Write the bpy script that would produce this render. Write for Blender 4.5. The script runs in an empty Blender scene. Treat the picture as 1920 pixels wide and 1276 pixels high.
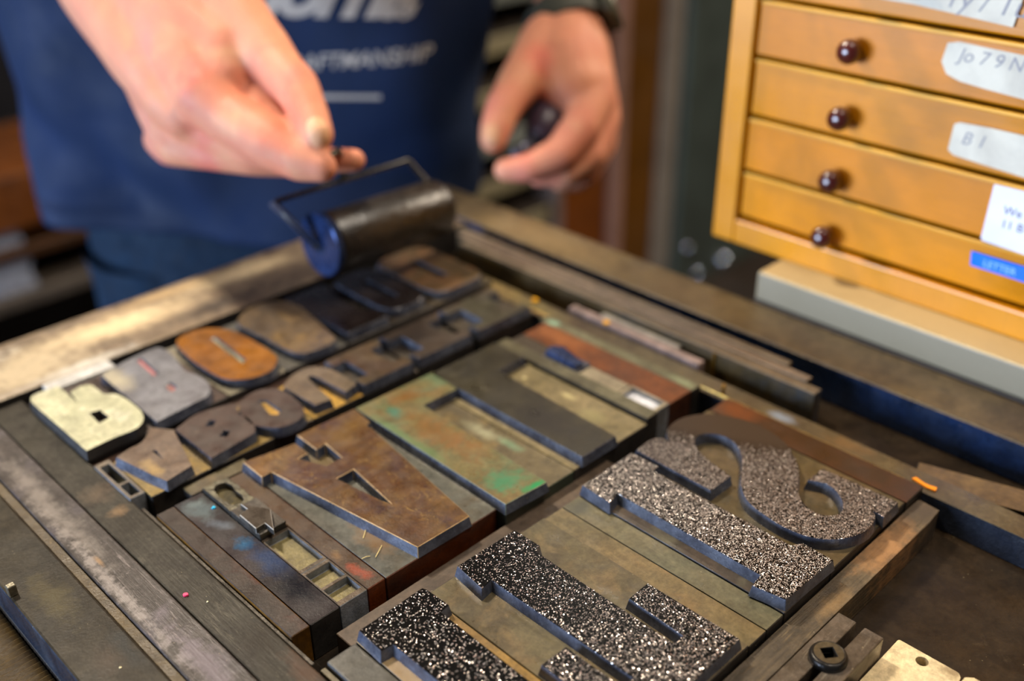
import bpy, bmesh, math, random
from mathutils import Vector, Matrix, noise
from mathutils.geometry import tessellate_polygon
from mathutils.bvhtree import BVHTree
random.seed(7)
SC = bpy.context.scene
COL = SC.collection
BED = 0.90                     # height of the press bed above the floor (m)
S, T = 18.3, 23.3              # shoulder and printing face of the type, mm above the bed

# ------------------------------------------------------------------ camera
R0 = Vector((0.7109544032295821, -0.7031820705640178, -0.008877621627973935))   # right
R1 = Vector((-0.35145179798078047, -0.3443454293693608, -0.8705790366006451))   # down
R2 = Vector((0.6091186011152059, 0.6220620555135407, -0.4919485022497002))      # forward
FPX = 1979.48
CAM = Vector((0, 0, 303.3))
def ray(x, y): return R0 * ((x - 960) / FPX) + R1 * ((y - 638) / FPX) + R2
def W(x, y, z):                # photo pixel -> (X, Y) in mm on the level z above the bed
    d = ray(x, y); t = (z - CAM.z) / d.z
    return (d.x * t, d.y * t)
def D(x, y, depth): return CAM + ray(x, y) * depth
def PX(x, y, X): d = ray(x, y); return CAM + d * (X / d.x)
def PY(x, y, Y): d = ray(x, y); return CAM + d * (Y / d.y)
def M3(v): return Vector((v[0] / 1000, v[1] / 1000, v[2] / 1000 + BED))

cam_d = bpy.data.cameras.new('camera'); cam = bpy.data.objects.new('camera', cam_d); COL.objects.link(cam)
m = Matrix((( R0.x, -R1.x, -R2.x), (R0.y, -R1.y, -R2.y), (R0.z, -R1.z, -R2.z))).to_4x4()
m.translation = M3(CAM); cam.matrix_world = m
cam_d.sensor_width = 36; cam_d.lens = FPX / 1920 * 36
cam_d.clip_start = 0.02; cam_d.clip_end = 60
cam_d.dof.use_dof = True; cam_d.dof.focus_distance = 0.408; cam_d.dof.aperture_fstop = 4.0
SC.camera = cam

# ------------------------------------------------------------------ materials
def lin(h):
    h = h.lstrip('#'); out = []
    for i in (0, 2, 4):
        c = int(h[i:i+2], 16) / 255
        out.append(c / 12.92 if c <= 0.04045 else ((c + 0.055) / 1.055) ** 2.4)
    return (*out, 1)
class NT:
    def __init__(s, name):
        s.m = bpy.data.materials.new(name); s.m.use_nodes = True
        s.t = s.m.node_tree; s.n = s.t.nodes; s.b = s.n['Principled BSDF']
    def new(s, t, **k):
        o = s.n.new(t)
        for a, b in k.items(): setattr(o, a, b)
        return o
    def link(s, a, b): s.t.links.new(a, b)
    def val(s, sock, v):
        if hasattr(v, 'is_linked') or hasattr(v, 'links'): s.link(v, sock)
        else: sock.default_value = v
    def math(s, op, a, b=0.0, c=0.0, clamp=False):
        o = s.new('ShaderNodeMath', operation=op, use_clamp=clamp)
        s.val(o.inputs[0], a); s.val(o.inputs[1], b); s.val(o.inputs[2], c); return o.outputs[0]
    def mix(s, f, a, b):
        o = s.new('ShaderNodeMix', data_type='RGBA'); s.val(o.inputs[0], f); s.val(o.inputs[6], a); s.val(o.inputs[7], b); return o.outputs[2]
    def pos(s, scale=(1, 1, 1), rot=0.0):
        g = s.new('ShaderNodeNewGeometry')
        mp = s.new('ShaderNodeMapping', vector_type='POINT'); s.link(g.outputs['Position'], mp.inputs[0])
        mp.inputs['Scale'].default_value = scale; mp.inputs['Rotation'].default_value = (0, 0, rot); return mp.outputs[0]
    def noise(s, vec, scale, detail=4, rough=.55, dist=0.0):
        o = s.new('ShaderNodeTexNoise'); s.link(vec, o.inputs['Vector'])
        o.inputs['Scale'].default_value = scale; o.inputs['Detail'].default_value = detail
        o.inputs['Roughness'].default_value = rough; o.inputs['Distortion'].default_value = dist; return o.outputs['Fac']
    def ramp(s, f, a, b):
        o = s.new('ShaderNodeMapRange', clamp=True); s.link(f, o.inputs[0]); o.inputs[1].default_value = a; o.inputs[2].default_value = b; return o.outputs[0]
CACHE = {}
def mat(name, base, alt=None, rough=.5, metal=0.0, nscale=28, lo=.4, hi=.62, grain=None, gstr=.35, fine=.46,
        scratch=0.0, scol='#b8b0a4', saxis=None, spots=(), bump=.25, spec=.5, coat=0.0, third=None, sss=0.0, fscale=900, dim=1.0, sat=1.08):
    if name in CACHE: return CACHE[name]
    n = NT(name); b = n.b
    P = n.pos()
    c = n.mix(n.ramp(n.noise(P, nscale, 5, .6, .4), lo, hi), lin(base), lin(alt or base))
    if third: c = n.mix(n.ramp(n.noise(n.pos(rot=.7), nscale * 1.7, 4, .6, .6), .52, .7), c, lin(third))
    hgt = n.noise(P, fscale, 3, .6)
    if grain:
        sc = {'X': (1, 14, 14), 'Y': (14, 1, 14), 'Z': (14, 14, 1)}[grain]
        g = n.noise(n.pos(sc), 60, 5, .65)
        gd = n.ramp(g, .3, .7)
        dark = n.mix(1.0, (0, 0, 0, 1), c); mm = n.new('ShaderNodeMix', data_type='RGBA', blend_type='MULTIPLY')
        mm.inputs[0].default_value = gstr; n.link(c, mm.inputs[6])
        cr = n.new('ShaderNodeCombineColor'); 
        for i in range(3): n.link(gd, cr.inputs[i])
        n.link(cr.outputs[0], mm.inputs[7]); c = mm.outputs[2]
        hgt = n.math('ADD', n.math('MULTIPLY', g, 1.6), n.math('MULTIPLY', hgt, .5))
    if bump and fine and fine >= .2:
        gk = n.math('MULTIPLY_ADD', n.ramp(n.noise(n.pos(rot=1.1), 110, 6, .72, .5), .36, .62), .42, .66)
        v0 = n.new('ShaderNodeVectorMath', operation='SCALE'); n.link(c, v0.inputs[0]); n.link(gk, v0.inputs['Scale']); c = v0.outputs[0]
    if fine:
        f = n.ramp(n.noise(P, fscale * .55, 4, .7), .25, .75)
        f = n.math('MULTIPLY_ADD', f, fine * 1.2, 1 - fine * .75)
        v = n.new('ShaderNodeVectorMath', operation='SCALE'); n.link(c, v.inputs[0]); n.link(f, v.inputs['Scale']); c = v.outputs[0]
    if scratch:
        sc = {'X': (1, 10, 10), 'Y': (10, 1, 10), None: (1, 1, 1), 'Z': (6, 6, 1)}[saxis]
        k = n.noise(n.pos(sc), 55 if saxis else 160, 7, .75, .8)
        k2 = n.ramp(n.noise(P, 16, 3), .42, .62)
        k = n.math('MULTIPLY', n.ramp(k, .56, .70), k2)
        c = n.mix(n.math('MULTIPLY', k, scratch, clamp=True), c, lin(scol))
        if scratch > .45:
            ln = n.math('ABSOLUTE', n.math('SUBTRACT', n.noise(n.pos((1, 1, 1) if not saxis else sc), 75, 3, .55, 1.2), .5))
            ln = n.math('MULTIPLY', n.ramp(ln, .007, .001), n.ramp(n.noise(P, 60, 3), .5, .6))
            c = n.mix(n.math('MULTIPLY', ln, min(scratch, .8), clamp=True), c, lin(scol))
    if bump and fine >= .2:     # dust specks
        vo = n.new('ShaderNodeTexVoronoi', feature='F1'); n.link(P, vo.inputs['Vector']); vo.inputs['Scale'].default_value = 330
        sp_ = n.new('ShaderNodeSeparateColor'); n.link(vo.outputs['Color'], sp_.inputs[0])
        k = n.math('MULTIPLY', n.ramp(vo.outputs['Distance'], .11, .05), n.math('GREATER_THAN', sp_.outputs[0], .88))
        c = n.mix(n.math('MULTIPLY', k, .45), c, lin('#c2b593'))
    for sp in spots:            # (x, y, rx, ry, rot, colour, strength[, noise]) : paint, patina, wear and, on some
        x, y, rx, ry, ro, colr, st = sp[:7]; nz = sp[7] if len(sp) > 7 else .55
        g = n.new('ShaderNodeNewGeometry')
        sb = n.new('ShaderNodeVectorMath', operation='SUBTRACT'); n.link(g.outputs['Position'], sb.inputs[0]); sb.inputs[1].default_value = (x / 1000, y / 1000, 0)
        mp = n.new('ShaderNodeMapping', vector_type='POINT'); n.link(sb.outputs[0], mp.inputs[0])
        mp.inputs['Rotation'].default_value = (0, 0, -math.radians(ro))
        m2 = n.new('ShaderNodeVectorMath', operation='MULTIPLY'); n.link(mp.outputs[0], m2.inputs[0]); m2.inputs[1].default_value = (1000 / rx, 1000 / ry, 0)
        ln = n.new('ShaderNodeVectorMath', operation='LENGTH'); n.link(m2.outputs[0], ln.inputs[0])
        d = n.math('ADD', ln.outputs['Value'], n.math('MULTIPLY', n.math('SUBTRACT', n.noise(P, 150, 5, .7), .5), nz * 4))
        k = n.math('MULTIPLY', n.ramp(d, 1.15, .25), st)
        c = n.mix(k, c, lin(colr))
    if dim != 1:
        v9 = n.new('ShaderNodeVectorMath', operation='SCALE'); n.link(c, v9.inputs[0]); v9.inputs['Scale'].default_value = dim; c = v9.outputs[0]
    hs = n.new('ShaderNodeHueSaturation'); hs.inputs['Saturation'].default_value = sat; n.link(c, hs.inputs['Color']); c = hs.outputs[0]
    n.link(c, b.inputs['Base Color'])
    rv = n.math('MULTIPLY_ADD', n.ramp(n.noise(P, nscale * 3, 4), .3, .7), .22, rough - .11)
    n.link(rv, b.inputs['Roughness']); b.inputs['Metallic'].default_value = metal
    b.inputs['Specular IOR Level'].default_value = spec; b.inputs['Coat Weight'].default_value = coat; b.inputs['Coat Roughness'].default_value = .2
    if sss: b.inputs['Subsurface Weight'].default_value = sss; b.inputs['Subsurface Radius'].default_value = (.01, .004, .002); b.inputs['Subsurface Scale'].default_value = .6
    if bump:
        bp = n.new('ShaderNodeBump'); bp.inputs['Strength'].default_value = bump; bp.inputs['Distance'].default_value = .0006
        n.link(hgt, bp.inputs['Height']); n.link(bp.outputs[0], b.inputs['Normal'])
    CACHE[name] = n.m; return n.m

def glitter(name, cell, dens, tilt, flake='#f4ebe2', base='#020202', frough=.24, clump=.5, axis=None, size=(.5, .25), worn='#3a2f26'):
    """tacky black ink stippled into tiny facets, each facet a speck with its own tilt; axis = (vector, from, to, density there, density here)"""
    n = NT(name); b = n.b
    P = n.pos()
    v = n.new('ShaderNodeTexVoronoi', feature='F1'); n.link(P, v.inputs['Vector']); v.inputs['Scale'].default_value = 1000 / cell
    v.inputs['Randomness'].default_value = 1
    sep = n.new('ShaderNodeSeparateColor'); n.link(v.outputs['Color'], sep.inputs[0])
    sz = n.math('MULTIPLY_ADD', sep.outputs[1], size[0], size[1] - .05)
    inside = n.ramp(n.math('SUBTRACT', sz, v.outputs['Distance']), -.04, .05)
    th = n.math('MULTIPLY', n.math('SUBTRACT', n.noise(P, 260, 4, .6, .5), .5), clump * 2)
    de = dens
    if axis:                   # painted glints change in density along one axis
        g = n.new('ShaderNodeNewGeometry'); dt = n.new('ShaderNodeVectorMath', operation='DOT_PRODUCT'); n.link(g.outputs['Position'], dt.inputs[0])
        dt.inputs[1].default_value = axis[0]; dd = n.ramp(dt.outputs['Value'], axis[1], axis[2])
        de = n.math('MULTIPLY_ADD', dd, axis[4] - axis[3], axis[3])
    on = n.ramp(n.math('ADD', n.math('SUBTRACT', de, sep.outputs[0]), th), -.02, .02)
    k = n.math('MULTIPLY', inside, on)
    base_c = lin(base)
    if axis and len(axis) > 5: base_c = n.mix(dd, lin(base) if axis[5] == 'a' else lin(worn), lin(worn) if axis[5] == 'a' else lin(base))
    n.link(n.mix(k, base_c, n.mix(sep.outputs[2], lin(flake), lin('#8d7c74'))), b.inputs['Base Color'])  # pale flake colours paint the glints off glossy black ink
    n.link(n.math('MULTIPLY', k, .8), b.inputs['Metallic'])
    n.link(n.math('MULTIPLY_ADD', k, frough - .3, .3), b.inputs['Roughness'])
    b.inputs['Specular IOR Level'].default_value = .12
    g = n.new('ShaderNodeNewGeometry')
    s1 = n.new('ShaderNodeVectorMath', operation='SUBTRACT'); n.link(v.outputs['Color'], s1.inputs[0]); s1.inputs[1].default_value = (.5, .5, .5)
    s2 = n.new('ShaderNodeVectorMath', operation='SCALE'); n.link(s1.outputs[0], s2.inputs[0]); n.link(n.math('MULTIPLY', k, tilt), s2.inputs['Scale'])
    s3 = n.new('ShaderNodeVectorMath', operation='ADD'); n.link(g.outputs['Normal'], s3.inputs[0]); n.link(s2.outputs[0], s3.inputs[1])
    s4 = n.new('ShaderNodeVectorMath', operation='NORMALIZE'); n.link(s3.outputs[0], s4.inputs[0])
    n.link(s4.outputs[0], b.inputs['Normal'])
    return n.m

# ------------------------------------------------------------------ mesh helpers (mm, bed frame)
def link_mesh(name, verts, faces, mats, midx=None, parent=None, loc=None, smooth=False, bevel=0, bseg=1, edge=None):
    me = bpy.data.meshes.new(name)
    o = bpy.data.objects.new(name, me); COL.objects.link(o)
    if parent is not None:
        org = Vector(parent['_o']); o.parent = parent
    else:
        if loc is None:
            xs = [v[0] for v in verts]; ys = [v[1] for v in verts]; zs = [v[2] for v in verts]
            loc = ((min(xs) + max(xs)) / 2, (min(ys) + max(ys)) / 2, min(zs))
        org = Vector(loc); o.location = M3(org); o['_o'] = list(org)
    me.from_pydata([((v[0] - org.x) / 1000, (v[1] - org.y) / 1000, (v[2] - org.z) / 1000) for v in verts], [], faces)
    if parent is not None: o['_o'] = list(org)
    if not isinstance(mats, (list, tuple)): mats = [mats]
    for mt in mats: me.materials.append(mt)
    if midx: 
        for p, i in zip(me.polygons, midx): p.material_index = i
    bm = bmesh.new(); bm.from_mesh(me); bmesh.ops.recalc_face_normals(bm, faces=bm.faces); bm.to_mesh(me); bm.free()
    if smooth:
        for p in me.polygons: p.use_smooth = True
    if bevel:
        md = o.modifiers.new('bevel', 'BEVEL'); md.width = bevel / 1000; md.segments = bseg; md.limit_method = 'ANGLE'; md.angle_limit = math.radians(40)
        if edge is not None: me.materials.append(edge); md.material = len(me.materials) - 1
    me.update(); return o
def thing(name, loc, label, cat, group=None):
    o = bpy.data.objects.new(name, None); COL.objects.link(o); o.location = M3(loc); o['_o'] = list(loc); o.empty_display_size = .01
    return tag(o, label, cat, group)
def tag(o, label, cat=None, group=None, kind=None):
    if label: o['label'] = label
    if cat: o['category'] = cat
    if group: o['group'] = group
    if kind: o['kind'] = kind
    return o
def offset(poly, d):
    n = len(poly); out = []
    a = sum(poly[i][0] * poly[(i + 1) % n][1] - poly[(i + 1) % n][0] * poly[i][1] for i in range(n))
    sg = 1 if a > 0 else -1
    for i in range(n):
        p0, p1, p2 = poly[i - 1], poly[i], poly[(i + 1) % n]
        e1 = Vector((p1[0] - p0[0], p1[1] - p0[1])); e2 = Vector((p2[0] - p1[0], p2[1] - p1[1]))
        if e1.length < 1e-6 or e2.length < 1e-6: out.append(p1); continue
        n1 = Vector((e1.y, -e1.x)).normalized() * sg; n2 = Vector((e2.y, -e2.x)).normalized() * sg
        b = n1 + n2
        if b.length < .2: out.append(p1); continue
        b.normalize(); k = min(1 / max(b.dot(n1), .35), 1.8)
        out.append((p1[0] + b.x * d * k, p1[1] + b.y * d * k))
    return out
def prism(outer, holes=(), z0=0, z1=10, draft=0, pit=None, bottom=True):
    """solid with a flat top; holes go to z0 (through) or to pit level; returns verts, faces, material ids (0 top, 1 rest)"""
    V, F, I = [], [], []
    loops = [list(outer)] + [list(h) for h in holes]
    flat = []
    for l in loops: flat += [(x, y, z1) for x, y in l]
    V += flat
    for t in tessellate_polygon([[Vector((x, y, 0)) for x, y in l] for l in loops]): F.append(tuple(t)); I.append(0)
    base = 0; nb = len(V)
    for li, l in enumerate(loops):
        low = offset(l, draft if li == 0 else -draft) if draft else l
        zz = z0 if (li == 0 or pit is None) else pit
        V += [(x, y, zz) for x, y in low]
        n = len(l)
        for i in range(n):
            j = (i + 1) % n; F.append((base + i, base + j, nb + base + j, nb + base + i)); I.append(1)
        if li > 0 and pit is not None: F.append(tuple(nb + base + i for i in range(n))); I.append(2)
        base += n
    if bottom and (not holes or pit is not None):
        n = len(outer); 
        for t in tessellate_polygon([[Vector((V[nb + i][0], V[nb + i][1], 0)) for i in range(n)]]): F.append(tuple(nb + k for k in t)); I.append(1)
    return V, F, I
def rect(x0, x1, y0, y1): return [(x0, y0), (x1, y0), (x1, y1), (x0, y1)]
def boxm(name, x0, x1, y0, y1, z0, z1, mt, parent=None, bevel=.25, bseg=1):
    V, F, I = prism(rect(x0, x1, y0, y1), (), z0, z1)
    return link_mesh(name, V, F, mt, None, parent, None, False, bevel, bseg)
def rotrect(cx, cy, lx, ly, deg):
    a = math.radians(deg); c, s = math.cos(a), math.sin(a)
    return [(cx + x * c - y * s, cy + x * s + y * c) for x, y in ((-lx/2, -ly/2), (lx/2, -ly/2), (lx/2, ly/2), (-lx/2, ly/2))]
def s(ox, oy, k, *p): return [((ox + q[0] / k), (oy + q[1] / k)) + tuple(q[2:]) for q in p]
def wp(z, pts):                # pixel list -> plan points on level z; ('w',X,Y) passes through
    out = []
    for p in pts:
        if p[0] == 'w': out.append((p[1], p[2]) + tuple(p[3:]))
        else: out.append(W(p[0], p[1], z) + tuple(p[2:]))
    return out
def curve(pts, n=6):           # closed outline; points with a third entry are corners, the rest are splined
    N = len(pts); out = []
    if not any(len(p) > 2 for p in pts):
        P = [Vector(p[:2]) for p in pts]
        for i in range(N):
            p0, p1, p2, p3 = P[i - 1], P[i], P[(i + 1) % N], P[(i + 2) % N]
            for k in range(n):
                t = k / n; out.append(tuple(.5 * ((2 * p1) + (p2 - p0) * t + (2 * p0 - 5 * p1 + 4 * p2 - p3) * t * t + (3 * p1 - p0 - 3 * p2 + p3) * t ** 3)))
        return out
    st = next(i for i, p in enumerate(pts) if len(p) > 2); pts = pts[st:] + pts[:st] + [pts[st]]
    seg = [pts[0]]
    for p in pts[1:]:
        seg.append(p)
        if len(p) > 2:
            P = [Vector(q[:2]) for q in seg]
            if len(P) == 2: out.append(tuple(P[0]))
            else:
                Q = [P[0] * 2 - P[1]] + P + [P[-1] * 2 - P[-2]]
                for i in range(1, len(Q) - 2):
                    p0, p1, p2, p3 = Q[i - 1:i + 3]
                    for k in range(n):
                        t = k / n; out.append(tuple(.5 * ((2 * p1) + (p2 - p0) * t + (2 * p0 - 5 * p1 + 4 * p2 - p3) * t * t + (3 * p1 - p0 - 3 * p2 + p3) * t ** 3)))
            seg = [p]
    return out
def fillet(pts, r, n=4):       # round every corner of a polygon by r
    out = []; N = len(pts)
    for i in range(N):
        p0, p1, p2 = (Vector(pts[i - 1][:2]), Vector(pts[i][:2]), Vector(pts[(i + 1) % N][:2]))
        d1 = min(r, (p0 - p1).length * .45); d2 = min(r, (p2 - p1).length * .45)
        a = p1 + (p0 - p1).normalized() * d1; b = p1 + (p2 - p1).normalized() * d2
        for k in range(n + 1):
            t = k / n; out.append(tuple(a * (1 - t) ** 2 + p1 * 2 * t * (1 - t) + b * t * t))
    return out
def lathe(prof, seg=32, axis='Z', c=(0, 0, 0)):
    V, F = [], []
    for r, h in prof:
        for i in range(seg):
            a = 2 * math.pi * i / seg; x, y = r * math.cos(a), r * math.sin(a)
            V.append((c[0] + x, c[1] + y, c[2] + h) if axis == 'Z' else (c[0] + h, c[1] + x, c[2] + y))
    for j in range(len(prof) - 1):
        for i in range(seg): k = (i + 1) % seg; F.append((j * seg + i, j * seg + k, (j + 1) * seg + k, (j + 1) * seg + i))
    F.append(tuple(range(seg))); F.append(tuple((len(prof) - 1) * seg + i for i in range(seg)))
    return V, F
def tube(path, rad, seg=12, cap=True):
    P = [Vector(p) for p in path]; V, F = [], []
    rs = rad if isinstance(rad, (list, tuple)) else [rad] * len(P)
    up = Vector((0, 0, 1))
    prev = None
    for i, p in enumerate(P):
        t = (P[min(i + 1, len(P) - 1)] - P[max(i - 1, 0)]).normalized()
        u = (prev - t * prev.dot(t)) if prev is not None else (up - t * up.dot(t))
        if u.length < .05: u = Vector((1, 0, 0)) - t * t.x
        u.normalize(); prev = u; w = t.cross(u)
        for k in range(seg):
            a = 2 * math.pi * k / seg; V.append(tuple(p + (u * math.cos(a) + w * math.sin(a)) * rs[i]))
    for i in range(len(P) - 1):
        for k in range(seg): l = (k + 1) % seg; F.append((i * seg + k, i * seg + l, (i + 1) * seg + l, (i + 1) * seg + k))
    if cap: F.append(tuple(range(seg))); F.append(tuple((len(P) - 1) * seg + k for k in range(seg)))
    return V, F
def join(*parts):
    V, F = [], []
    for v, f in parts:
        b = len(V); V += list(v); F += [tuple(i + b for i in q) for q in f]
    return V, F

# ------------------------------------------------------------------ palette
STEEL = mat('iron_bed', dim=0.48, base='#33291e', alt='#45382a', rough=.42, nscale=18, scratch=.35, scol='#7c6c55', bump=.15, spec=.22, third='#2a211b')
SHO_OLIVE = mat('shoulder_olive', dim=0.85, base='#6a6148', alt='#584e3c', rough=.36, nscale=35, third='#7b6a4d', scratch=.25, scol='#8f8462', bump=.12, saxis='Y')
SHO_GREY = mat('shoulder_grey', dim=0.8, base='#63615a', alt='#4f4d45', rough=.35, nscale=35, scratch=.35, scol='#8b8471', bump=.12, saxis='Y')
SHO_TAN = mat('shoulder_tan', '#8d7643', '#6e5c3a', rough=.42, nscale=50, bump=.12)
SHO_DARK = mat('shoulder_dark', '#3f372c', '#2c2620', rough=.45, nscale=40, bump=.12)
SIDE_INK = mat('ink_stained_side', '#575c68', '#3b3e4a', rough=.26, nscale=70, scratch=.3, scol='#6c7078', bump=.2, spec=.6)
SIDE_BLACK = mat('black_side', '#201d1b', '#2c2926', rough=.5, nscale=60, bump=.2)
SIDE_WOOD = mat('red_wood_side', '#5a2c14', '#3a2116', rough=.5, nscale=40, bump=.2)
PIT = mat('pit_floor', '#887d55', '#6c6342', rough=.55, nscale=120, scratch=.4, scol='#a39660', bump=.4)
LEAD = mat('type_metal', '#5a5650', '#46423c', rough=.38, metal=.55, nscale=70, scratch=.3, bump=.2)
BRASSLEAD = mat('rule_top', '#77705c', '#5c5544', rough=.38, metal=.3, nscale=40, scratch=.3, saxis='Y')
WOOD = mat('furniture_wood', dim=0.9, base='#6f614c', alt='#54493a', rough=.5, nscale=22, grain='X', gstr=.55, scratch=.4, saxis='X', scol='#b39b74', bump=.6,
           spots=[(345, 133, 24, 9, 0, '#b0875f', .8), (300, 131, 14, 4, 0, '#a2845b', .5), (376, 134, 12, 8, 0, '#4a4036', .9)])  # pale spots are painted lit patches, the dark right end painted shade
WOODQ = mat('quoin_steel', '#6f655a', '#564d42', rough=.36, nscale=45, scratch=.6, saxis='X', scol='#a39a8c', metal=.35, bump=.3)
RUSTWOOD = mat('reglet_brown', '#5b4736', '#4a3a2c', rough=.42, nscale=30, grain='Y', gstr=.3, bump=.15)
REG_X = mat('long_reglet', dim=0.75, base='#6d5d4e', alt='#5e5043', rough=.45, nscale=20, grain='X', gstr=.28, bump=.15)
COPPER = mat('copper_reglet', dim=0.8, base='#7d4a2b', alt='#66402b', rough=.38, nscale=22, bump=.12, spots=[(374, 345, 8, 22, 0, '#93613f', .7)])

# ------------------------------------------------------------------ the setting
FL = -900
flm = mat('floor_boards', '#241a12', '#30241a', rough=.55, nscale=3, grain='X', bump=.2, fscale=60)
fl = boxm('floor', -1800, 3400, -1800, 3300, FL - 40, FL, flm, bevel=0); tag(fl, None, kind='structure')
wm = mat('back_wall', '#1c120b', '#251910', rough=.7, nscale=4, grain='Z', bump=.1)
wb = boxm('wall_back', -1800, 3400, 3300, 3380, FL, 1700, wm, bevel=0); tag(wb, None, kind='structure')
wdm = mat('dark_wall', '#181a17', '#121411', rough=.7, nscale=5, bump=.1)
wr = boxm('wall_right', 3400, 3480, -1800, 3380, FL, 1700, wdm, bevel=0); tag(wr, None, kind='structure')

# ------------------------------------------------------------------ press bed and table
pb = thing('proofing_press_bed', (300, 200, -60), 'dark iron press bed that carries the locked-up wood type', 'press bed')
V, F, I = prism(rect(75.6, 479, -160, 556), (), -16, 0); link_mesh('bed_plate', V, F, STEEL, None, pb, bevel=.5)
railm = mat('rail_top', dim=0.72, base='#756549', alt='#5b4c39', rough=.42, nscale=14, grain='Y', gstr=.3, scratch=.2, saxis='Y', bump=.15, spots=[(462, 440, 22, 70, 0, '#8a7757', .7), (462, 330, 20, 40, 0, '#655239', .6)])
bluem = mat('rail_blue_face', '#26385a', '#232f44', rough=.28, metal=.25, nscale=25, scratch=.35, scol='#4a5568', bump=.2, spec=.7)
V, F, I = prism(rect(445, 478.5, -160, 556), (), 0.1, 21.5); link_mesh('bed_rail', V, F, [railm, bluem], I, pb, bevel=.8)
boxm('bed_apron', 90, 470, -150, 545, -60, -16, SIDE_BLACK, pb, .5)
fb = mat('far_bar', dim=0.9, base='#6b5c4b', alt='#8f7d66', rough=.42, nscale=26, lo=.35, hi=.6, scratch=.3, saxis='X', bump=.5, third='#5a4a3c',
         spots=[(205, 532, 55, 15, -3, '#dcc6a0', 1, .35), (150, 520, 40, 26, 0, '#c9b899', .85, .5), (175, 503, 32, 5, 0, '#cfcabd', .9, .45), (292, 541, 42, 11, -2, '#d9c39c', 1, .35),
                (250, 548, 40, 6, 0, '#bfa47b', .8, .5), (262, 513, 36, 9, 0, '#3b332c', .9, .5), (330, 515, 40, 14, 0, '#4c4136', .9, .5), (118, 545, 36, 12, 0, '#e0d9c8', .9, .4), (140, 502, 22, 4, 0, '#a89c8c', .8)])  # cream patches hold paint stains and bright reflections together in the colour
V, F, I = prism(rect(20, 445, 498.5, 556), (), 0.1, 19); o = link_mesh('iron_bar', V, F, [fb, SIDE_BLACK], I, None, bevel=.8)
tag(o, 'wide iron bar with cream patches and painted reflections closing the far side of the press bed', 'bar')
# bench that carries the press
bench = thing('bench', (300, 200, FL), 'dark wooden bench under the press bed and the drawer cabinet', 'bench')
bw = mat('bench_wood', '#1f1812', '#2a2018', rough=.6, nscale=8, grain='X')
boxm('bench_top', 80, 820, -200, 300, -84, -60, bw, bench, 2)
boxm('bench_top', 80, 478, 300, 560, -84, -60, bw, bench, 2)
boxm('box_shelf', 479.5, 800, -200, 291, 2, 22.5, bw, bench, 1)
boxm('shelf_riser', 482, 500, -190, 285, -60, 2, bw, bench, 1)
for x, y in ((90, -170), (90, 510), (430, 510), (760, -170), (760, 250), (250, 100)):
    boxm('leg', x, x + 45, y, y + 45, FL, -84, bw, bench, 2)

# ------------------------------------------------------------------ bars along the left of the type
platem = mat('left_plate', dim=0.42, spec=.12, base='#5f584a', alt='#4d463a', rough=.4, nscale=16, third='#57534b', bump=.15, scratch=.15,
             spots=[(88, 345, 7, 18, 0, '#7a7052', .7), (95, 302, 4, 14, 0, '#474744', .9), (88, 300, 6, 9, 0, '#67594c', .7)])
V, F, I = prism(rect(75.6, 99.3, -155, 498), (), 0.1, 17)
rimm = mat('plate_rim', '#3b4658', '#55606f', rough=.25, metal=.6, nscale=30, bump=.1)  # the window's blue light is put into this edge colour
o = link_mesh('iron_bar', V, F, [platem, rimm], I, None, bevel=1.0, bseg=2); tag(o, 'flat iron chase side with an edge painted in bluish light, outermost on the left', 'chase bar')
gm = mat('groove_strip', dim=0.7, base='#695a3e', alt='#574a34', rough=.5, nscale=40, scratch=.5, scol='#a08a62', bump=.5)
o = boxm('spacing_strip', 99.5, 103.3, -155, 497.5, 0.1, 16, gm); tag(o, 'narrow brown spacing strip beside the outermost left bar', 'spacing strip')
bar1 = mat('scuffed_bar', dim=0.72, spec=.2, base='#5f5955', alt='#4d4743', rough=.38, nscale=20, third='#6a6468', scratch=1.0, saxis='Y', scol='#b5aaa6', bump=.2, grain='Y', gstr=.2,
           spots=[(107.5, 335, 2.6, 60, 0, '#a8a09b', .8, 1.1), (112, 268, 5, 40, 0, '#857b82', .7, .9), (111, 400, 5, 60, 0, '#9a928a', .7, .6), (110, 352, 1.2, 5, 0, '#a88a6a', .8)])  # pale scuffs carry the lamp's sheen in their colour
o = boxm('furniture_bar', 103.6, 120.9, -155, 496.5, 0.1, 17, bar1, bevel=.7, bseg=2); tag(o, 'grey spacing bar heavily scuffed with white scratches, second in from the left', 'bar', 'bars left of the type')
bar2 = mat('grey_bar', dim=0.52, spec=.15, base='#5c584e', alt='#4d483e', rough=.42, nscale=20, third='#45403a', scratch=.8, saxis='Y', scol='#8e8878', bump=.15, grain='Y', gstr=.25,
           spots=[(131, 377, 5, 4, 0, '#a48a6c', .8, .6), (130, 395, 9, 9, 0, '#8f7d69', .5), (131, 268, 9, 12, 0, '#3f382e', .6), (135, 246, 5, 12, 0, '#7b604f', .6)])
o = boxm('furniture_bar', 121.2, 138.2, -155, 495, 0.1, 17, bar2, bevel=.7, bseg=2); tag(o, 'plain grey-green spacing bar carrying a pink speck, right against the type', 'bar', 'bars left of the type')
o = boxm('lead_strip', 138.5, 140.0, 246, 372, 0.1, 16.4, LEAD, bevel=.2); tag(o, 'thin grey lead strip between the grey bar and the blue-stained block', 'lead')
o = boxm('lead_strip', 140.0, 142.2, -150, 243.0, 0.1, 15, mat('strip_olive', '#6d6550', '#57503f', rough=.45, nscale=30), bevel=.2); tag(o, 'short worn tan strip at the bottom edge left of the spacing block', 'lead')

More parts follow.
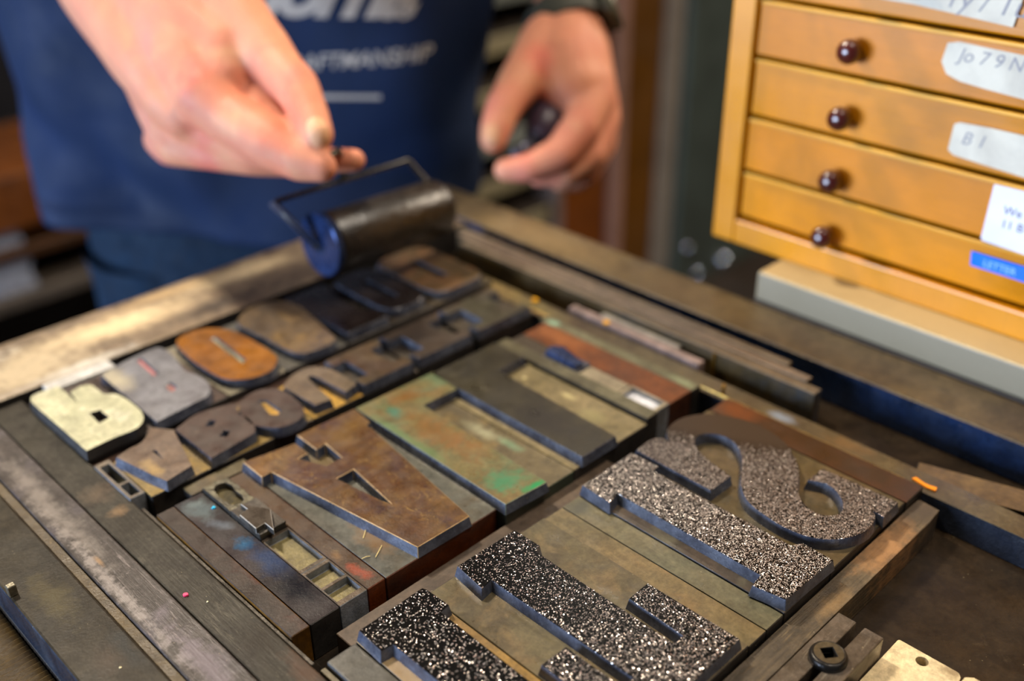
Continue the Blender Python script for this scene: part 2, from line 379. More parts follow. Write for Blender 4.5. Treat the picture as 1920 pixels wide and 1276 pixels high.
# specks of paint
def chip(name, px, z, r, colr, label):
    x, y = W(px[0], px[1], z); n = 7
    pts = [(x + r * random.uniform(.7, 1.15) * math.cos(2 * math.pi * i / n), y + r * random.uniform(.6, 1.1) * math.sin(2 * math.pi * i / n)) for i in range(n)]
    V, F, I = prism(pts, (), z, z + r * .6); o = link_mesh(name, V, F, mat('chip_' + colr[1:], colr, rough=.5, fine=0, bump=0), bevel=.15); tag(o, label, 'paint chip'); return o
chip('paint_chip', (348, 1116), 17.02, 1.35, '#ff5f80', 'small bright pink chip of paint on the grey bar')
chip('paint_chip', (401, 952), 18.32, .95, '#39b8e6', 'small light blue chip of paint on the blue-stained block')
chip('paint_chip', (389, 1128), 17.02, .55, '#d8cfae', 'tiny cream crumb near the pink chip on the grey bar')
chip('paint_chip', (226, 1251), 17.02, .5, '#e8ddb0', 'tiny pale crumb on the outer left bar near the bottom edge')
xs = [wp(16.4, s(1560, 800, 4.908, (735, 460), (775, 452), (850, 505), (905, 530), (970, 548), (955, 580), (870, 545), (800, 500)))][0]
V, F, I = prism(xs, (), 15.02, 16.0); o = link_mesh('paint_chip', V, F, mat('orange_chip', '#f0901c', rough=.5, fine=0, bump=0), bevel=.1); tag(o, 'long flake of orange paint lying on the dark strip right of the big letters', 'paint chip')
clip = boxm('metal_tab', 75.8, 79.2, 356.5, 359.3, 17.02, 22, mat('tab_metal', '#8a8575', '#6b6558', rough=.35, metal=.7), bevel=.3); tag(clip, 'small metal tab standing at the left picture edge on the outer bar', 'tab')
# ribbed mat below the left edge
V, F = [], []
ny = 110
for i in range(ny * 2 + 1):
    y = 120 + i * 1.5; z = -3.2 + (1.1 if i % 2 else 0)
    V += [(-330, y, z), (75, y, z)]
for i in range(ny * 2): F.append((2 * i, 2 * i + 1, 2 * i + 3, 2 * i + 2))
nb = len(V); V += [(-330, 120, -8), (75, 120, -8), (75, 120 + ny * 3.0, -8), (-330, 120 + ny * 3.0, -8)]
F += [(nb, nb + 1, nb + 2, nb + 3), (0, 1, nb + 1, nb), (nb - 2, nb - 1, nb + 2, nb + 3)]
rb = link_mesh('ribbed_mat', V, F, mat('ribbed_rubber', '#66501f', '#4f3d1a', rough=.5, nscale=20)); tag(rb, 'brown ribbed mat below the left edge of the press', 'mat')
sh = thing('side_table', (-130, 300, FL), 'low dark side table under the ribbed mat', 'table')
boxm('table_top', -340, 75, 40, 570, -30, -8.2, bw, sh, 1)
for x, y in ((-330, 60), (20, 60), (-330, 520), (20, 520)): boxm('leg', x, x + 35, y, y + 35, FL, -30, bw, sh, 1)

# ------------------------------------------------------------------ wood type
def typeblock(x0, x1, y0, y1, outline, holes, label, group, face, shoulder, side=None, bside=None, zt=T, zs=S, draft=.9, nm='wood_type_letter', fb=.18, slot=None, slotd=1.6, edge=None):
    t = thing(nm, ((x0 + x1) / 2, (y0 + y1) / 2, 0.1), label, 'wood type', group)
    V, F, I = prism(rect(x0 + .12, x1 - .12, y0, y1), (), 0.1, zs); link_mesh('type_body', V, F, [shoulder, bside or SIDE_BLACK], I, t, bevel=.3)
    if outline:
        V, F, I = prism(outline, holes, zs - .05, zt, draft, pit=(zt - slotd) if slot else None, bottom=False); link_mesh('letter_face', V, F, [face, side or SIDE_INK, slot or side or SIDE_INK], I, t, bevel=fb, edge=edge)
    return t
def slug(nm, x0, x1, y0, y1, z, mt, label, cat, group=None, sidem=None, bevel=.3):
    V, F, I = prism(rect(x0 + .08, x1 - .08, y0, y1), (), 0.1, z); o = link_mesh(nm, V, F, [mt, sidem or mt], I, None, bevel=bevel); return tag(o, label, cat, group)

Z7 = (1040, 720, 3); G3 = 'letters inked with glitter in the front line'
AX = (Vector((.45, -.55, 0)), 0, 0)
G_S = glitter('glints_dense', .38, .8, .75, clump=.25, axis=(Vector((1, .5, 0)), .444, .464, .78, -.15, 'a'), frough=.34)  # painted glints give way to smooth brown ink at the upper right
G_I = glitter('glints_mid', .40, .68, .75, clump=.25, frough=.34)
G_T = glitter('glints_t', .50, .5, .9, clump=.35, axis=(Vector((.55, -1, 0)), -.125, .012, .30, .85), size=(.4, .25))  # denser to the lower right: the reflection is put into the colour
G_R = glitter('glints_sparse', .62, .42, .9, clump=.45, size=(.35, .25))
# S
so = curve(wp(T, s(*Z7, (460, 372, 1), (500, 338), (550, 308), (600, 302), (648, 322, 1), (632, 288), (642, 243), (690, 202), (755, 178), (860, 166), (1000, 183), (1130, 222), (1230, 275), (1310, 345),
    (1355, 425), (1375, 500), (1368, 560), (1372, 612), (1395, 660), (1440, 705), (1500, 732), (1560, 738), (1605, 724), (1622, 690), (1612, 642), (1575, 592), (1515, 556), (1425, 538, 1), (1510, 475, 1),
    (1930, 662, 1), (1850, 745, 1), (1790, 712, 1), (1803, 745), (1793, 775), (1755, 818), (1690, 850), (1600, 870), (1490, 868), (1390, 845), (1280, 797), (1180, 735), (1100, 672), (1065, 620), (1048, 560),
    (1052, 490), (1055, 420), (1035, 360), (990, 312), (930, 285), (870, 277), (815, 285), (788, 312), (800, 357), (845, 410), (910, 460), (990, 515, 1), (878, 597, 1))), 4)
smin = min(p[0] for p in so)
typeblock(311.2, 371.6, 139.3, 242.6, so, (), 'large letter S in black ink with painted silver glints, rightmost of the front line', G3, G_S,
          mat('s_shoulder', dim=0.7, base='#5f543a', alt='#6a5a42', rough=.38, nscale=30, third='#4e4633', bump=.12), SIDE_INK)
# I
io = wp(T, s(*Z7, (155, 568), (432, 384), (582, 460), (556, 482), (600, 512), (1330, 905), (1398, 893), (1568, 988), (1300, 1210), (1112, 1130), (1158, 1072), (352, 612), (310, 668)))
typeblock(278.2, 311.1, 139.3, 242.6, io, (), 'large slab letter I in black ink with painted silver glints, left of the big S', G3, G_I, mat('i_shoulder', dim=0.8, base='#564a3e', alt='#4a4238', rough=.36, nscale=35, third='#5f5a48', bump=.12), SIDE_INK)
# spacing planks between T and I
pl1 = mat('plank_warm', dim=0.9, base='#7a6a4c', alt='#6a6148', rough=.34, nscale=18, third='#8b6f4c', scratch=.4, saxis='Y', scol='#a59670', bump=.12)
pl2 = mat('plank_green', dim=0.9, base='#676450', alt='#73694f', rough=.34, nscale=18, third='#5a5a48', scratch=.4, saxis='Y', scol='#9d9878', bump=.12, spots=[(272, 237, 8, 5, 0, '#4b4a40', .8)])  # dark patch at the back end is a shadow put into the colour
slug('furniture_plank', 255.4, 266.6, 139.5, 242.6, S - 1.0, pl1, 'warm olive spacing plank right of the glinting T', 'spacing block', 'planks between the glittered T and I', SIDE_BLACK)
slug('furniture_plank', 266.8, 278.0, 139.5, 242.6, S - .8, pl2, 'greenish spacing plank left of the glinting I', 'spacing block', 'planks between the glittered T and I', SIDE_BLACK)
# T
cr, fr = W(1387, 1197, T), W(1300, 1276, T)
Z1 = (980, 980, 4.311)
to = wp(T, [(857, 1061), (965, 993), (1012, 1022), (1007, 1034), (1024, 1052), (1263, 1205), (1280, 1191), (1179.5, 1121.5), (1214, 1092.5), (1387, 1197)])
yf = cr[1]; sl = wp(T, [(1015, 1245.6), (1061, 1212), (1148, 1276), (1187, 1270), (980, 1125), (904, 1078), (903, 1099)])
gy = W(1263, 1205, T)[1]
to += [(cr[0], yf), (sl[0][0], yf), sl[0], sl[1], (sl[1][0], gy), (W(1187, 1270, T)[0], gy), sl[4], (W(904, 1085, T)), (W(890, 1097, T)), (W(903, 1102, T))]
to = wp(T, [(857, 1061), (965, 993), (1012, 1022), (1006, 1034), (1263, 1205), (1280, 1191), (1179.5, 1121.5), (1214, 1092.5)]) + [(cr[0], yf), (sl[0][0], yf), sl[0], sl[1], (sl[1][0], gy), (W(1187, 1270, T)[0], gy), W(921, 1086, T), W(903, 1103, T)]
typeblock(190.6, 255.3, 139.5, 231.8 + 10.8, to, (), 'large slab letter T in black ink flecked with painted glints, left of the letter I', G3, G_T, SHO_OLIVE, SIDE_INK)
# first letter
Z2 = (580, 1060, 5.906)
fo = wp(T, s(*Z2, (548, 718), (1250, 245), (1300, 262), (1545, 432), (1455, 512)))
xr, xl = W(900, 1207.5, T)[0], W(823.8, 1276, T)[0]
fo += [(xr, 139.6), (xl, 139.6)] + wp(T, s(*Z2, (930, 868), (788, 945)))
ftan = mat('tan_shoulder', '#96783f', '#7e6640', rough=.4, nscale=30, bump=.12, spots=[(160, 215, 9, 25, 0, '#8a7963', .8)])
typeblock(155.8, 190.4, 139.5, 242.6, fo, (), 'large black letter with sparse painted glints at the bottom edge, leftmost of the front line', G3, G_R, ftan, SIDE_INK)
V, F, I = prism(rect(142.5, 155.6, 60, 242.4), (), 0.1, S - .3); o = link_mesh('furniture_block', V, F, [SHO_GREY, SIDE_BLACK], I, bevel=.9, bseg=2)
tag(o, 'blue-grey spacing block at the bottom edge left of the first glinting letter', 'spacing block')
slug('furniture_block', 155.8, 240, 126.9, 139.2, S - 6, SHO_DARK, 'dark spacing block in front of the front line, hidden by the bottom edge', 'spacing block') if False else None
# long reglet between lines
o = boxm('long_reglet', 156.4, 312, 243.0, 256.2, 0.1, 12.2, REG_X, bevel=.3); tag(o, 'long plain brown reglet between the middle and the front line', 'reglet')
o.data.materials.append(mat('reglet_end', '#9a7436', '#7d5c2c', rough=.5, nscale=60))
o = boxm('long_reglet', 312.2, 373.5, 243.0, 256.2, 0.1, 12.2, REG_X, bevel=.3) if False else o

# ------------------------------------------------------------------ middle line: A L L
G2 = 'large bare letters of the middle line'
fA = mat('face_A', dim=0.64, base='#64452c', alt='#7e5f38', rough=.36, nscale=45, third='#523a38', scratch=1.0, scol='#a98a55', bump=.25,
         spots=[(240, 268, 9, 6, 35, '#a5823f', .8, .7), (193, 307, 3, 3, 0, '#a5824a', .6, .9), (185, 350, 8, 9, 0, '#98703c', .6, .6), (208, 335, 16, 10, 0, '#553a3a', .5), (228, 348, 14, 8, 0, '#7d6035', .6)])
Z4 = (440, 760, 7.292)
ao = wp(T, [(455.5, 865.6), (490.7, 893.7), (508.6, 884), (783, 1025), (880, 967), (697, 803), (686, 797), (693, 790), (664, 766)] +
        [(556.6, 815), (593, 842), (610, 831), (641, 857), (612, 873), (559, 859), (577, 849), (553, 830)])
ah = wp(T, [(631, 896.5), (663, 878.7), (733, 943), (716, 938)])
ash = mat('A_shoulder', dim=0.8, base='#5f6058', alt='#6b6a60', rough=.33, nscale=30, third='#5b5242', scratch=.3, saxis='Y', scol='#a5987a', bump=.12, spots=[(196, 283, 6, 14, 0, '#84684a', .7), (212, 340, 14, 16, 0, '#6a5a3d', .95, .2)])
GOLD = mat('worn_gold_edge', '#c9ad86', '#a5875c', rough=.35, nscale=120, bump=0)
typeblock(184.7, 245.5, 260.8, 361.5, ao, [ah], 'large brown scratched letter A lying left of the two letters L', G2, fA, ash, SIDE_INK, SIDE_WOOD, edge=GOLD, fb=.22)
fL = mat('face_L', dim=0.68, base='#7c7a56', alt='#86724a', rough=.38, nscale=30, third='#687a58', bump=.2, scratch=.2, scol='#9aa078',
         spots=[(262, 312, 9, 26, 0, '#8f6238', .7, .8), (270, 352, 12, 6, 0, '#85592f', .7, .7), (258, 345, 4, 6, 0, '#4c8270', .75, .8), (257, 268, 8, 10, 0, '#4a8a62', .85, .9), (248, 320, 3, 35, 0, '#6f8a5f', .7), (264, 256, 10, 2.5, 0, '#2b9a5c', .9, .6)])
lo1 = wp(T, [(667, 765), (812, 697), (856.6, 728), (793.6, 759), (1025, 903), (948, 945)])
lsh = mat('L_shoulder', '#6d6249', '#5b523f', rough=.35, nscale=25, third='#7a6a4a', bump=.12, spots=[(281, 308, 4.5, 12, 0, '#9a9a80', .8, .5), (283, 290, 3, 8, 0, '#7a9a7c', .5), (284, 330, 4, 14, 0, '#4d4638', .7)])
typeblock(245.6, 288.6, 255.6, 361.5, lo1, (), 'large letter L stained green and rust, between the brown A and the dark L', G2, fL, lsh, SIDE_INK, mat('green_side', '#2c3a2c', '#3a3024', rough=.5), edge=mat('worn_green_edge', '#7f8a6c', '#6a6a55', rough=.35, bump=0))
fL2 = mat('face_L2', dim=0.42, base='#484231', alt='#554e3a', rough=.36, nscale=28, third='#3a3528', bump=.2, spots=[(303, 290, 9, 22, 0, '#35302a', .8), (303, 330, 2.5, 5, 0, '#77705c', .6)])
lo2 = wp(T, [(1091.7, 856.7), (1156.7, 818.3), (935, 694), (981.7, 663)]); q = W(1091.7, 856.7, T)
lo2 = [q, lo2[1], lo2[2], lo2[3]]; xr2 = 339.0
lo2 = [(q[0], q[1]), (lo2[1][0], q[1]), (lo2[2][0], lo2[2][1]), (xr2, lo2[2][1] + .3), (xr2, 359), (q[0], 359)]
lsh2 = mat('L2_shoulder', '#83775a', '#6f6549', rough=.36, nscale=25, bump=.12, spots=[(330, 328, 1.6, 1.6, 0, '#c0b58a', .9, .1), (333, 300, 2, 5, 0, '#b0a67c', .8, .4), (328, 280, 6, 8, 0, '#8a845f', .6)])
typeblock(288.8, 341.2, 255.8, 361.5, lo2, (), 'large dark olive letter L, right one of the two L letters', G2, fL2, lsh2, SIDE_INK)

# left end of the middle line
pb1 = mat('brown_block', dim=0.6, spec=.25, base='#5c4f47', alt='#4b423b', rough=.4, nscale=30, third='#624035', scratch=.25, bump=.15)
slug('furniture_block', 140.3, 148.6, 260.9, 361.4, S, pb1, 'brown-grey spacing block at the left end of the middle line', 'spacing block', None, mat('block_wood_front', '#8a5f22', '#5f4018', rough=.5, nscale=40, grain='Z'))
blu = mat('blue_stained', dim=0.62, spec=.3, base='#41393a', alt='#33302f', rough=.33, nscale=26, scratch=.3, saxis='Y', scol='#7a7a78', bump=.15,
          spots=[(155, 352, 7, 9, 0, '#6c7a7c', .8, .6), (156, 336, 3, 7, 30, '#77808a', .7, .5), (156.5, 319, 3.6, 6, 0, '#2f6f9a', .8, .7), (158, 302, 6, 16, 0, '#22395f', 1, .5), (157, 281, 7, 15, 0, '#15181f', 1, .5), (158, 356, 5, 3, 0, '#8c9a98', .5)])
slug('furniture_block', 148.8, 162.2, 260.9, 361.8, S, blu, 'dark spacing block stained with blue ink beside the ornament', 'spacing block', None, SIDE_BLACK)
# ornament sort
orn = thing('ornament_sort', (169, 335, .1), 'small metal ornament type with a five-sided face and a broken hollow back', 'metal type')
V, F, I = prism(rect(162.5, 175.3, 315.4, 338), (), .1, 21.2); link_mesh('type_body', V, F, LEAD, None, orn, bevel=.25)
Z3 = (280, 860, 4.115)
oo = wp(T + .3, s(*Z3, (820, 535), (695, 430), (755, 385), (700, 345), (935, 385), (960, 548), (890, 492)))
blk = mat('face_ornament', '#40392f', '#4a4237', rough=.3, metal=.3, nscale=60, fine=.1, bump=.1)
V, F, I = prism(oo, (), 21, T + .3, .2, bottom=False); link_mesh('printing_face', V, F, [blk, LEAD], I, orn, bevel=.2, edge=mat('bright_edge', '#d8d4cc', '#bdb8ae', rough=.3, metal=.3, bump=0, fine=0))
# broken back: jagged rim round a pit
rim = []
rr = random.Random(3)
x0, x1, y0, y1 = 162.6, 175.2, 338.2, 361.6
for k in range(14): rim.append((x0 + (x1 - x0) * k / 14 + rr.uniform(-.2, .2), y0))
for k in range(18): rim.append((x1 - rr.uniform(0, 1.1), y0 + (y1 - y0) * k / 18))
for k in range(12): rim.append((x1 - (x1 - x0) * k / 12, y1 - rr.uniform(0, 2.2)))
for k in range(18): rim.append((x0 + rr.uniform(0, .25), y1 - (y1 - y0) * k / 18))
hol = [(x0 + 2.4, y0 + 3.4), (x0 + 5, y0 + 1.6), (x0 + 8.2, y0 + 2.2), (x0 + 9.6, y0 + 6), (x0 + 9.2, y0 + 10.5), (x0 + 10.4, y0 + 15), (x0 + 9.6, y0 + 19), (x0 + 6, y0 + 20.6), (x0 + 3, y0 + 18.6), (x0 + 1.8, y0 + 12)]
V, F, I = prism(fillet(rim, .3, 1), [fillet(hol, 1, 2)], .1, 20.6, .2, pit=17.5)
link_mesh('broken_back', V, F, [mat('rough_metal', '#66624f', '#4a463a', rough=.45, metal=.3, nscale=200, bump=1.0, fscale=500), LEAD, mat('crumbly_pit', '#544a28', '#3a341e', rough=.7, nscale=250, bump=1.0, scratch=.5, scol='#8a7d48')], I, orn, bevel=.15)
def quads(nm, x0, x1, y0, y1, z, cuts, label, depth=3.6, wall=.8, mt=None, grp='hollow metal spacing quads', pm=None):
    holes = []
    for a, b in cuts: holes.append(rect(x0 + wall, x1 - wall, a, b))
    V, F, I = prism(rect(x0, x1, y0, y1), holes, .1, z, 0, pit=z - depth)
    o = link_mesh(nm, V, F, [mt or mat('quad_rim', '#625547', '#4e463c', rough=.4, metal=.3, nscale=60), mat('quad_inner', '#8a8f96', '#6c6f70', rough=.35, nscale=60), pm or PIT], I, None, bevel=.2); return tag(o, label, 'metal spacing', grp)
quads('hollow_quad', 162.5, 175.5, 261.0, 286.6, S, [(264.0, 272.6), (274.4, 284.6)], 'hollow metal quad with two square pits, left of the brown reglet with red paint')
quads('hollow_quad', 162.5, 175.5, 286.8, 315.2, S - .2, [(289, 313.5)], 'hollow metal quad with one long pit, in front of the ornament')
rr1 = mat('reglet_red', dim=0.7, base='#574330', alt='#4a3828', rough=.4, nscale=30, scratch=.5, scol='#8f7750', bump=.15,
          spots=[(180, 272, 2.6, 8, 12, '#9a4c36', .85, 1.0), (180, 345, 5, 22, 0, '#5e4628', .6), (179, 285, 2, 4, 0, '#8a6a45', .7)])
slug('wood_reglet', 175.7, 184.5, 261.0, 361.7, S, rr1, 'brown wooden reglet smeared with red paint, left of the letter A', 'reglet', None, mat('red_end', '#6a2f12', '#54290f', rough=.5))
slug('lead_slug', 158.5, 190, 364.2, 371.8, 17, SHO_OLIVE, 'short olive slug behind the ornament and the letter A', 'slug', None, SIDE_BLACK)

# right end of the middle line
slug('metal_slug', 341.4, 349.9, 256.4, 361.2, 21, mat('slug_olive', dim=0.8, base='#6b6650', alt='#55503f', rough=.35, nscale=25, bump=.12), 'raised olive metal slug right of the dark L', 'slug', None, SIDE_BLACK)
orn2 = thing('ornament_sort', (356, 322, .1), 'small dark metal sort with a bluish shining face, right of the dark L', 'metal type')
V, F, I = prism(rect(350.1, 362.3, 311, 336), (), .1, 20); link_mesh('type_body', V, F, SIDE_INK, None, orn2, bevel=.3)
V, F, I = prism([(351.5, 313), (357, 311.8), (361.8, 330), (358, 335), (352, 334)], (), 19.8, T, .5, bottom=False); link_mesh('printing_face', V, F, mat('blue_shine', '#4c5a80', '#38425c', rough=.22, metal=.7, bump=0), None, orn2, bevel=.4)  # blue glint put into the face colour
qm = mat('quad_pale', '#a59b84', '#8c8370', rough=.38, metal=.2, nscale=50)
V, F, I = prism(rect(350.1, 361.4, 283, 310.8), (), .1, 19.2); o = link_mesh('spacing_quad', V, F, [qm, LEAD], I, bevel=.6); tag(o, 'pale grey metal quad in front of the bluish sort', 'metal spacing')
quads('hollow_quad', 350.1, 361.4, 258.6, 282.8, 19.6, [(261, 280.6)], 'pale hollow quad with a bright white pit at the front right of the middle line', 2.4, 1.4, qm, pm=mat('white_pit', '#d8dbe4', '#c0c4cc', rough=.4, nscale=50))
bpy.data.objects[-1] if False else None
slug('wood_reglet', 350.1, 362.0, 336.3, 361.2, 18.6, SHO_DARK, 'dark wooden spacer behind the bluish sort', 'reglet')
slug('copper_reglet', 362.4, 380.4, 259.3, 361.6, S, COPPER, 'wide copper-brown reglet at the right of the middle line', 'reglet', None, SIDE_WOOD)
grg = mat('reglet_green_grey', '#66644f', '#57523f', rough=.38, nscale=25, bump=.12, spots=[(383.5, 358, 3, 5, 0, '#86a890', .9, .4), (384, 268, 3, 10, 0, '#7c8468', .7)])
slug('wood_reglet', 380.6, 388.0, 259.0, 366, S, grg, 'green-grey reglet right of the copper-brown one', 'reglet', None, SIDE_BLACK)
rb3 = mat('reglet_rust', dim=0.6, base='#55341f', alt='#3f2c1f', rough=.38, nscale=16, bump=.12, spots=[(381, 232, 9, 14, 0, '#7a4322', .9, .4), (380, 160, 9, 30, 0, '#3b2d22', .7)])
slug('wood_reglet', 371.9, 387.4, 138.8, 242.2, S, rb3, 'dark rust-brown reglet along the right side of the big S', 'reglet', None, SIDE_BLACK)
for (px, yy, lab) in ((1323, 247.5, 'thin upright brass rule behind the rust-brown reglet'),):
    x, _ = W(px, 720, S); o = boxm('brass_rule', x - .9 + 2, x + .9 + 2, yy, yy + 1.2, .1, 21.5, mat('brass', '#b08a45', '#8a6a35', rough=.3, metal=.8), bevel=.2); tag(o, lab, 'brass rule', 'upright brass rules')
V, F = tube([(387.7, 148, S - .6), (387.7, 390, S - .6)], .45, 8); o = link_mesh('brass_rule', V, F, mat('brass_line', '#a58b52', '#8c7444', rough=.3, metal=.75)); tag(o, 'long thin brass rule running beside the rust-brown reglet', 'brass rule')

# ------------------------------------------------------------------ strips between the type and the rail
olb = mat('olive_strip', dim=0.75, base='#6a5f48', alt='#57493a', rough=.36, nscale=16, grain='Y', gstr=.25, bump=.15, spots=[(396, 216, 4, 8, 0, '#8c98a8', .9, .45), (396, 440, 8, 60, 0, '#8a7547', .7), (397, 180, 6, 14, 0, '#7a5d3c', .6), (396, 380, 6, 25, 0, '#7d7450', .6)])
slug('long_strip', 388.3, 402.8, 70, 497, 15, olb, 'long olive-brown strip running from front to back, right of the type', 'strip', None, mat('scuffed_blue_side', '#2e3440', '#23262d', rough=.33, nscale=30, scratch=1, saxis='Y', scol='#77808c', bump=.4))
pk = mat('pinkish_strip', '#8c7a74', '#7a6a64', rough=.4, nscale=40, scratch=.2, scol='#b0a29a')
slug('lead_strip', 403.0, 408.8, 272, 364.5, 18.4, pk, 'pinkish-grey metal strip lying on the inner side of the strips', 'lead', 'loose strips by the rail')
slug('lead_strip', 409.0, 412.6, 290, 345, 18.8, mat('pale_strip', '#8f8a7e', '#777069', rough=.4), 'shorter pale grey strip beside the pinkish one', 'lead', 'loose strips by the rail')
chip('paint_chip', (1137, 606), 18.42, 2.1, '#d8a040', 'yellow chip on the pinkish-grey strip')
chip('paint_chip', (1003, 565), 15.02, 2.4, '#d8a23a', 'yellow blob on the olive strip beside the small letters')
chip('paint_chip', (1022, 602), S + .02, 1.8, '#8fb8a4', 'pale turquoise speck behind the copper-brown reglet') if False else None
st1 = mat('strip_brown1', '#6e6252', '#5c5042', rough=.38, nscale=18, grain='Y', gstr=.25)
stsd = mat('strip_side', '#4a3a1e', '#2f2818', rough=.4, nscale=20, bump=.2, spots=[(418, 215, 5, 40, 0, '#3d4a58', .4)])
slug('furniture_strip', 413.4, 420.2, 209.5, 470, 23, st1, 'olive wooden strip with its end showing, nearest the camera of the stepped stack', 'strip', 'stepped strips along the rail', stsd)
slug('furniture_strip', 420.4, 426.4, 218.5, 480, 23.6, mat('strip_brown2', '#76685a', '#64564a', rough=.38, nscale=18, grain='Y', gstr=.25), 'brown wooden strip, middle of the stepped stack beside the rail', 'strip', 'stepped strips along the rail', stsd)
slug('furniture_strip', 426.6, 431.4, 233.5, 486, 24.2, mat('strip_brown3', '#6b5f50', '#5a4e40', rough=.38, nscale=18, grain='Y', gstr=.25), 'brown wooden strip closest to the rail, set furthest back in the stepped stack', 'strip', 'stepped strips along the rail', stsd)
boxm_b = boxm('brass_rule', 412.2, 413.2, 268, 269.6, .1, 22.5, mat('brass', '#b08a45'), bevel=.2); tag(boxm_b, 'thin upright brass rule against the side of the stepped strips', 'brass rule', 'upright brass rules')
V, F, I = prism(rotrect(417.5, 106, 16.5, 92, 17), (), .1, 12); plk = mat('tan_plank', '#75603f', '#64513a', rough=.42, nscale=20, grain='Y', gstr=.3)
o = link_mesh('wood_strip', V, F, [plk, SIDE_BLACK], I, bevel=.4); tag(o, 'loose tan wooden strip lying aslant near the right picture edge', 'strip')

# ------------------------------------------------------------------ front: furniture, quoin, plate
V, F, I = prism([(60, 127.6), (372, 127.6), (382.6, 128.4), (383.6, 137.8), (382, 138.4), (374.6, 138.6), (60, 138.6)], (), .1, 14)
o = link_mesh('wood_furniture', V, F, WOOD, None, bevel=.7, bseg=2); tag(o, 'long weathered wooden furniture bar in front of the big letters', 'wood furniture')
qn = thing('quoin', (250, 117.6, .1), 'steel expanding quoin of two bars with a round key socket', 'quoin')
V, F, I = prism([(60, 119.6), (297.6, 119.6), (297.6, 127.3), (60, 127.3)], (), .1, 14); link_mesh('quoin_bar', V, F, WOODQ, None, qn, bevel=.5, bseg=2)
V, F, I = prism([(60, 108.4), (297.4, 108.4), (297.4, 116.2), (60, 116.2)], (), .1, 14); link_mesh('quoin_bar', V, F, WOODQ, None, qn, bevel=.5, bseg=2)
qx, qy = 273.6, 117.7
sq = [(qx + 3.5 * math.cos(math.radians(a)), qy + 3.5 * math.sin(math.radians(a))) for a in (8, 98, 188, 278)]
rg = lambda r: [(qx + r * math.cos(2 * math.pi * k / 40), qy + r * math.sin(2 * math.pi * k / 40)) for k in range(40)]
V, F, I = prism(rg(5.4), [sq], 14.02, 17.2, 0, pit=14.2); kt = link_mesh('key_socket', V, F, [mat('socket_top', '#6e6450', '#544b3a', rough=.35, metal=.6, nscale=80), SIDE_BLACK, SIDE_BLACK], I, qn, bevel=.3)
V, F = lathe([(5.6, 14.0), (7.0, 14.0), (7.0, 15.4), (6.6, 16.4), (5.9, 17.0), (5.45, 17.0), (5.45, 14.2)], 48, c=(qx, qy, 0)); link_mesh('socket_collar', V, F, mat('collar_black', '#23211f', '#34302a', rough=.35, metal=.5), None, qn, smooth=True)
brs = mat('nickel_plate', '#ead9b0', '#dcc89c', rough=.4, metal=.1, sat=1.0, nscale=35, scratch=.5, scol='#d9c79c', bump=.15, spots=[(309, 86, 3, 4, 0, '#7c6a4e', .8)])
hx, hy = W(1729, 1239, 4)
hole = [(hx + 2.35 * math.cos(-2 * math.pi * k / 20), hy + 2.35 * math.sin(-2 * math.pi * k / 20)) for k in range(20)]
V, F, I = prism(fillet([(281, 107.9), (311, 107.9), (311, 84), (309, 82.3), (281, 82.3)], 1, 3), [hole], .1, 4); bp_ = link_mesh('mounting_plate', V, F, [brs, brs, brs], I, bevel=.3); tag(bp_, 'pale brass plate with a round screw hole at the bottom right', 'metal plate')
V, F, I = prism([(281, 81.3), (309.5, 81.3), (311.5, 79), (311.5, 40), (281, 40)], (), .1, 5.2); o = link_mesh('mounting_plate', V, F, brs, bevel=.3); tag(o, 'second brass plate just peeping in below the one with the screw hole', 'metal plate')

for (a_, b_, lab) in (((686, 990), (681, 1008), 'first from the back'), ((716, 1022), (704, 1044), 'nearest the front edge'), ((678, 1047), (694, 1042), 'lying crosswise')):
    pa_, pb2 = W(*a_, S + .4), W(*b_, S + .4); V, F = tube([(*pa_, S + .35), ((pa_[0] + pb2[0]) / 2 + .3, (pa_[1] + pb2[1]) / 2, S + .7), (*pb2, S + .35)], .16, 6)
    o = link_mesh('straw_fibre', V, F, mat('straw', '#d8c48a', rough=.6, fine=0, bump=0)); tag(o, 'tiny straw-coloured fibre on the grey shoulder left of the letter A, ' + lab, 'fibre', 'fibres on the letter A block')
# ------------------------------------------------------------------ small type, two lines at the back
def wood_face(nm, a, b, **k):
    k.setdefault('rough', .38); k.setdefault('nscale', 40); k.setdefault('bump', .15); return mat(nm, a, b, **k)
Z9 = (180, 620, 4.115); Z12 = (400, 540, 5.317); Z16 = (0, 600, 4.253)
GB, GA = 'small letters of the second line from the back', 'small letters of the back line'
dark_block = mat('umber_block', '#4a3a32', '#3c2f28', rough=.45, nscale=30)
fbn = wood_face('small_A', '#6c5c4d', '#5f5044', spots=[(153, 386, 4, 9, 0, '#9a8154', .8, .5)])
quads('hollow_quad', 137.6, 144.8, 379.5, 414, S, [(381.5, 391.5), (393.2, 411)], 'narrow hollow quad with two dark pits at the left end of the small letters', 8, 1.4, mat('quad_light', '#75695a', '#5f564a', rough=.4))
a1 = curve(wp(T, s(*Z9, (155, 975, 1), (260, 905), (340, 868), (385, 815), (405, 770), (425, 745, 1), (600, 762, 1), (738, 1038, 1), (545, 1158, 1), (420, 1105, 1))), 4)
h1 = wp(T, s(*Z9, (432, 925), (460, 918), (515, 985), (455, 942)))
typeblock(145.0, 175.3, 374.0, 410.5, a1, [h1], 'small grey-brown letter A, leftmost of the second line from the back', GB, fbn, SHO_TAN, SIDE_INK, None)
fdk = wood_face('small_dark', '#473a33', '#3f342d')
b1 = curve(wp(T, s(*Z9, (612, 760, 1), (760, 650), (900, 600), (1050, 562), (1085, 590), (1100, 640), (1170, 668), (1222, 730), (1222, 780), (1180, 812), (890, 982, 1))), 4)
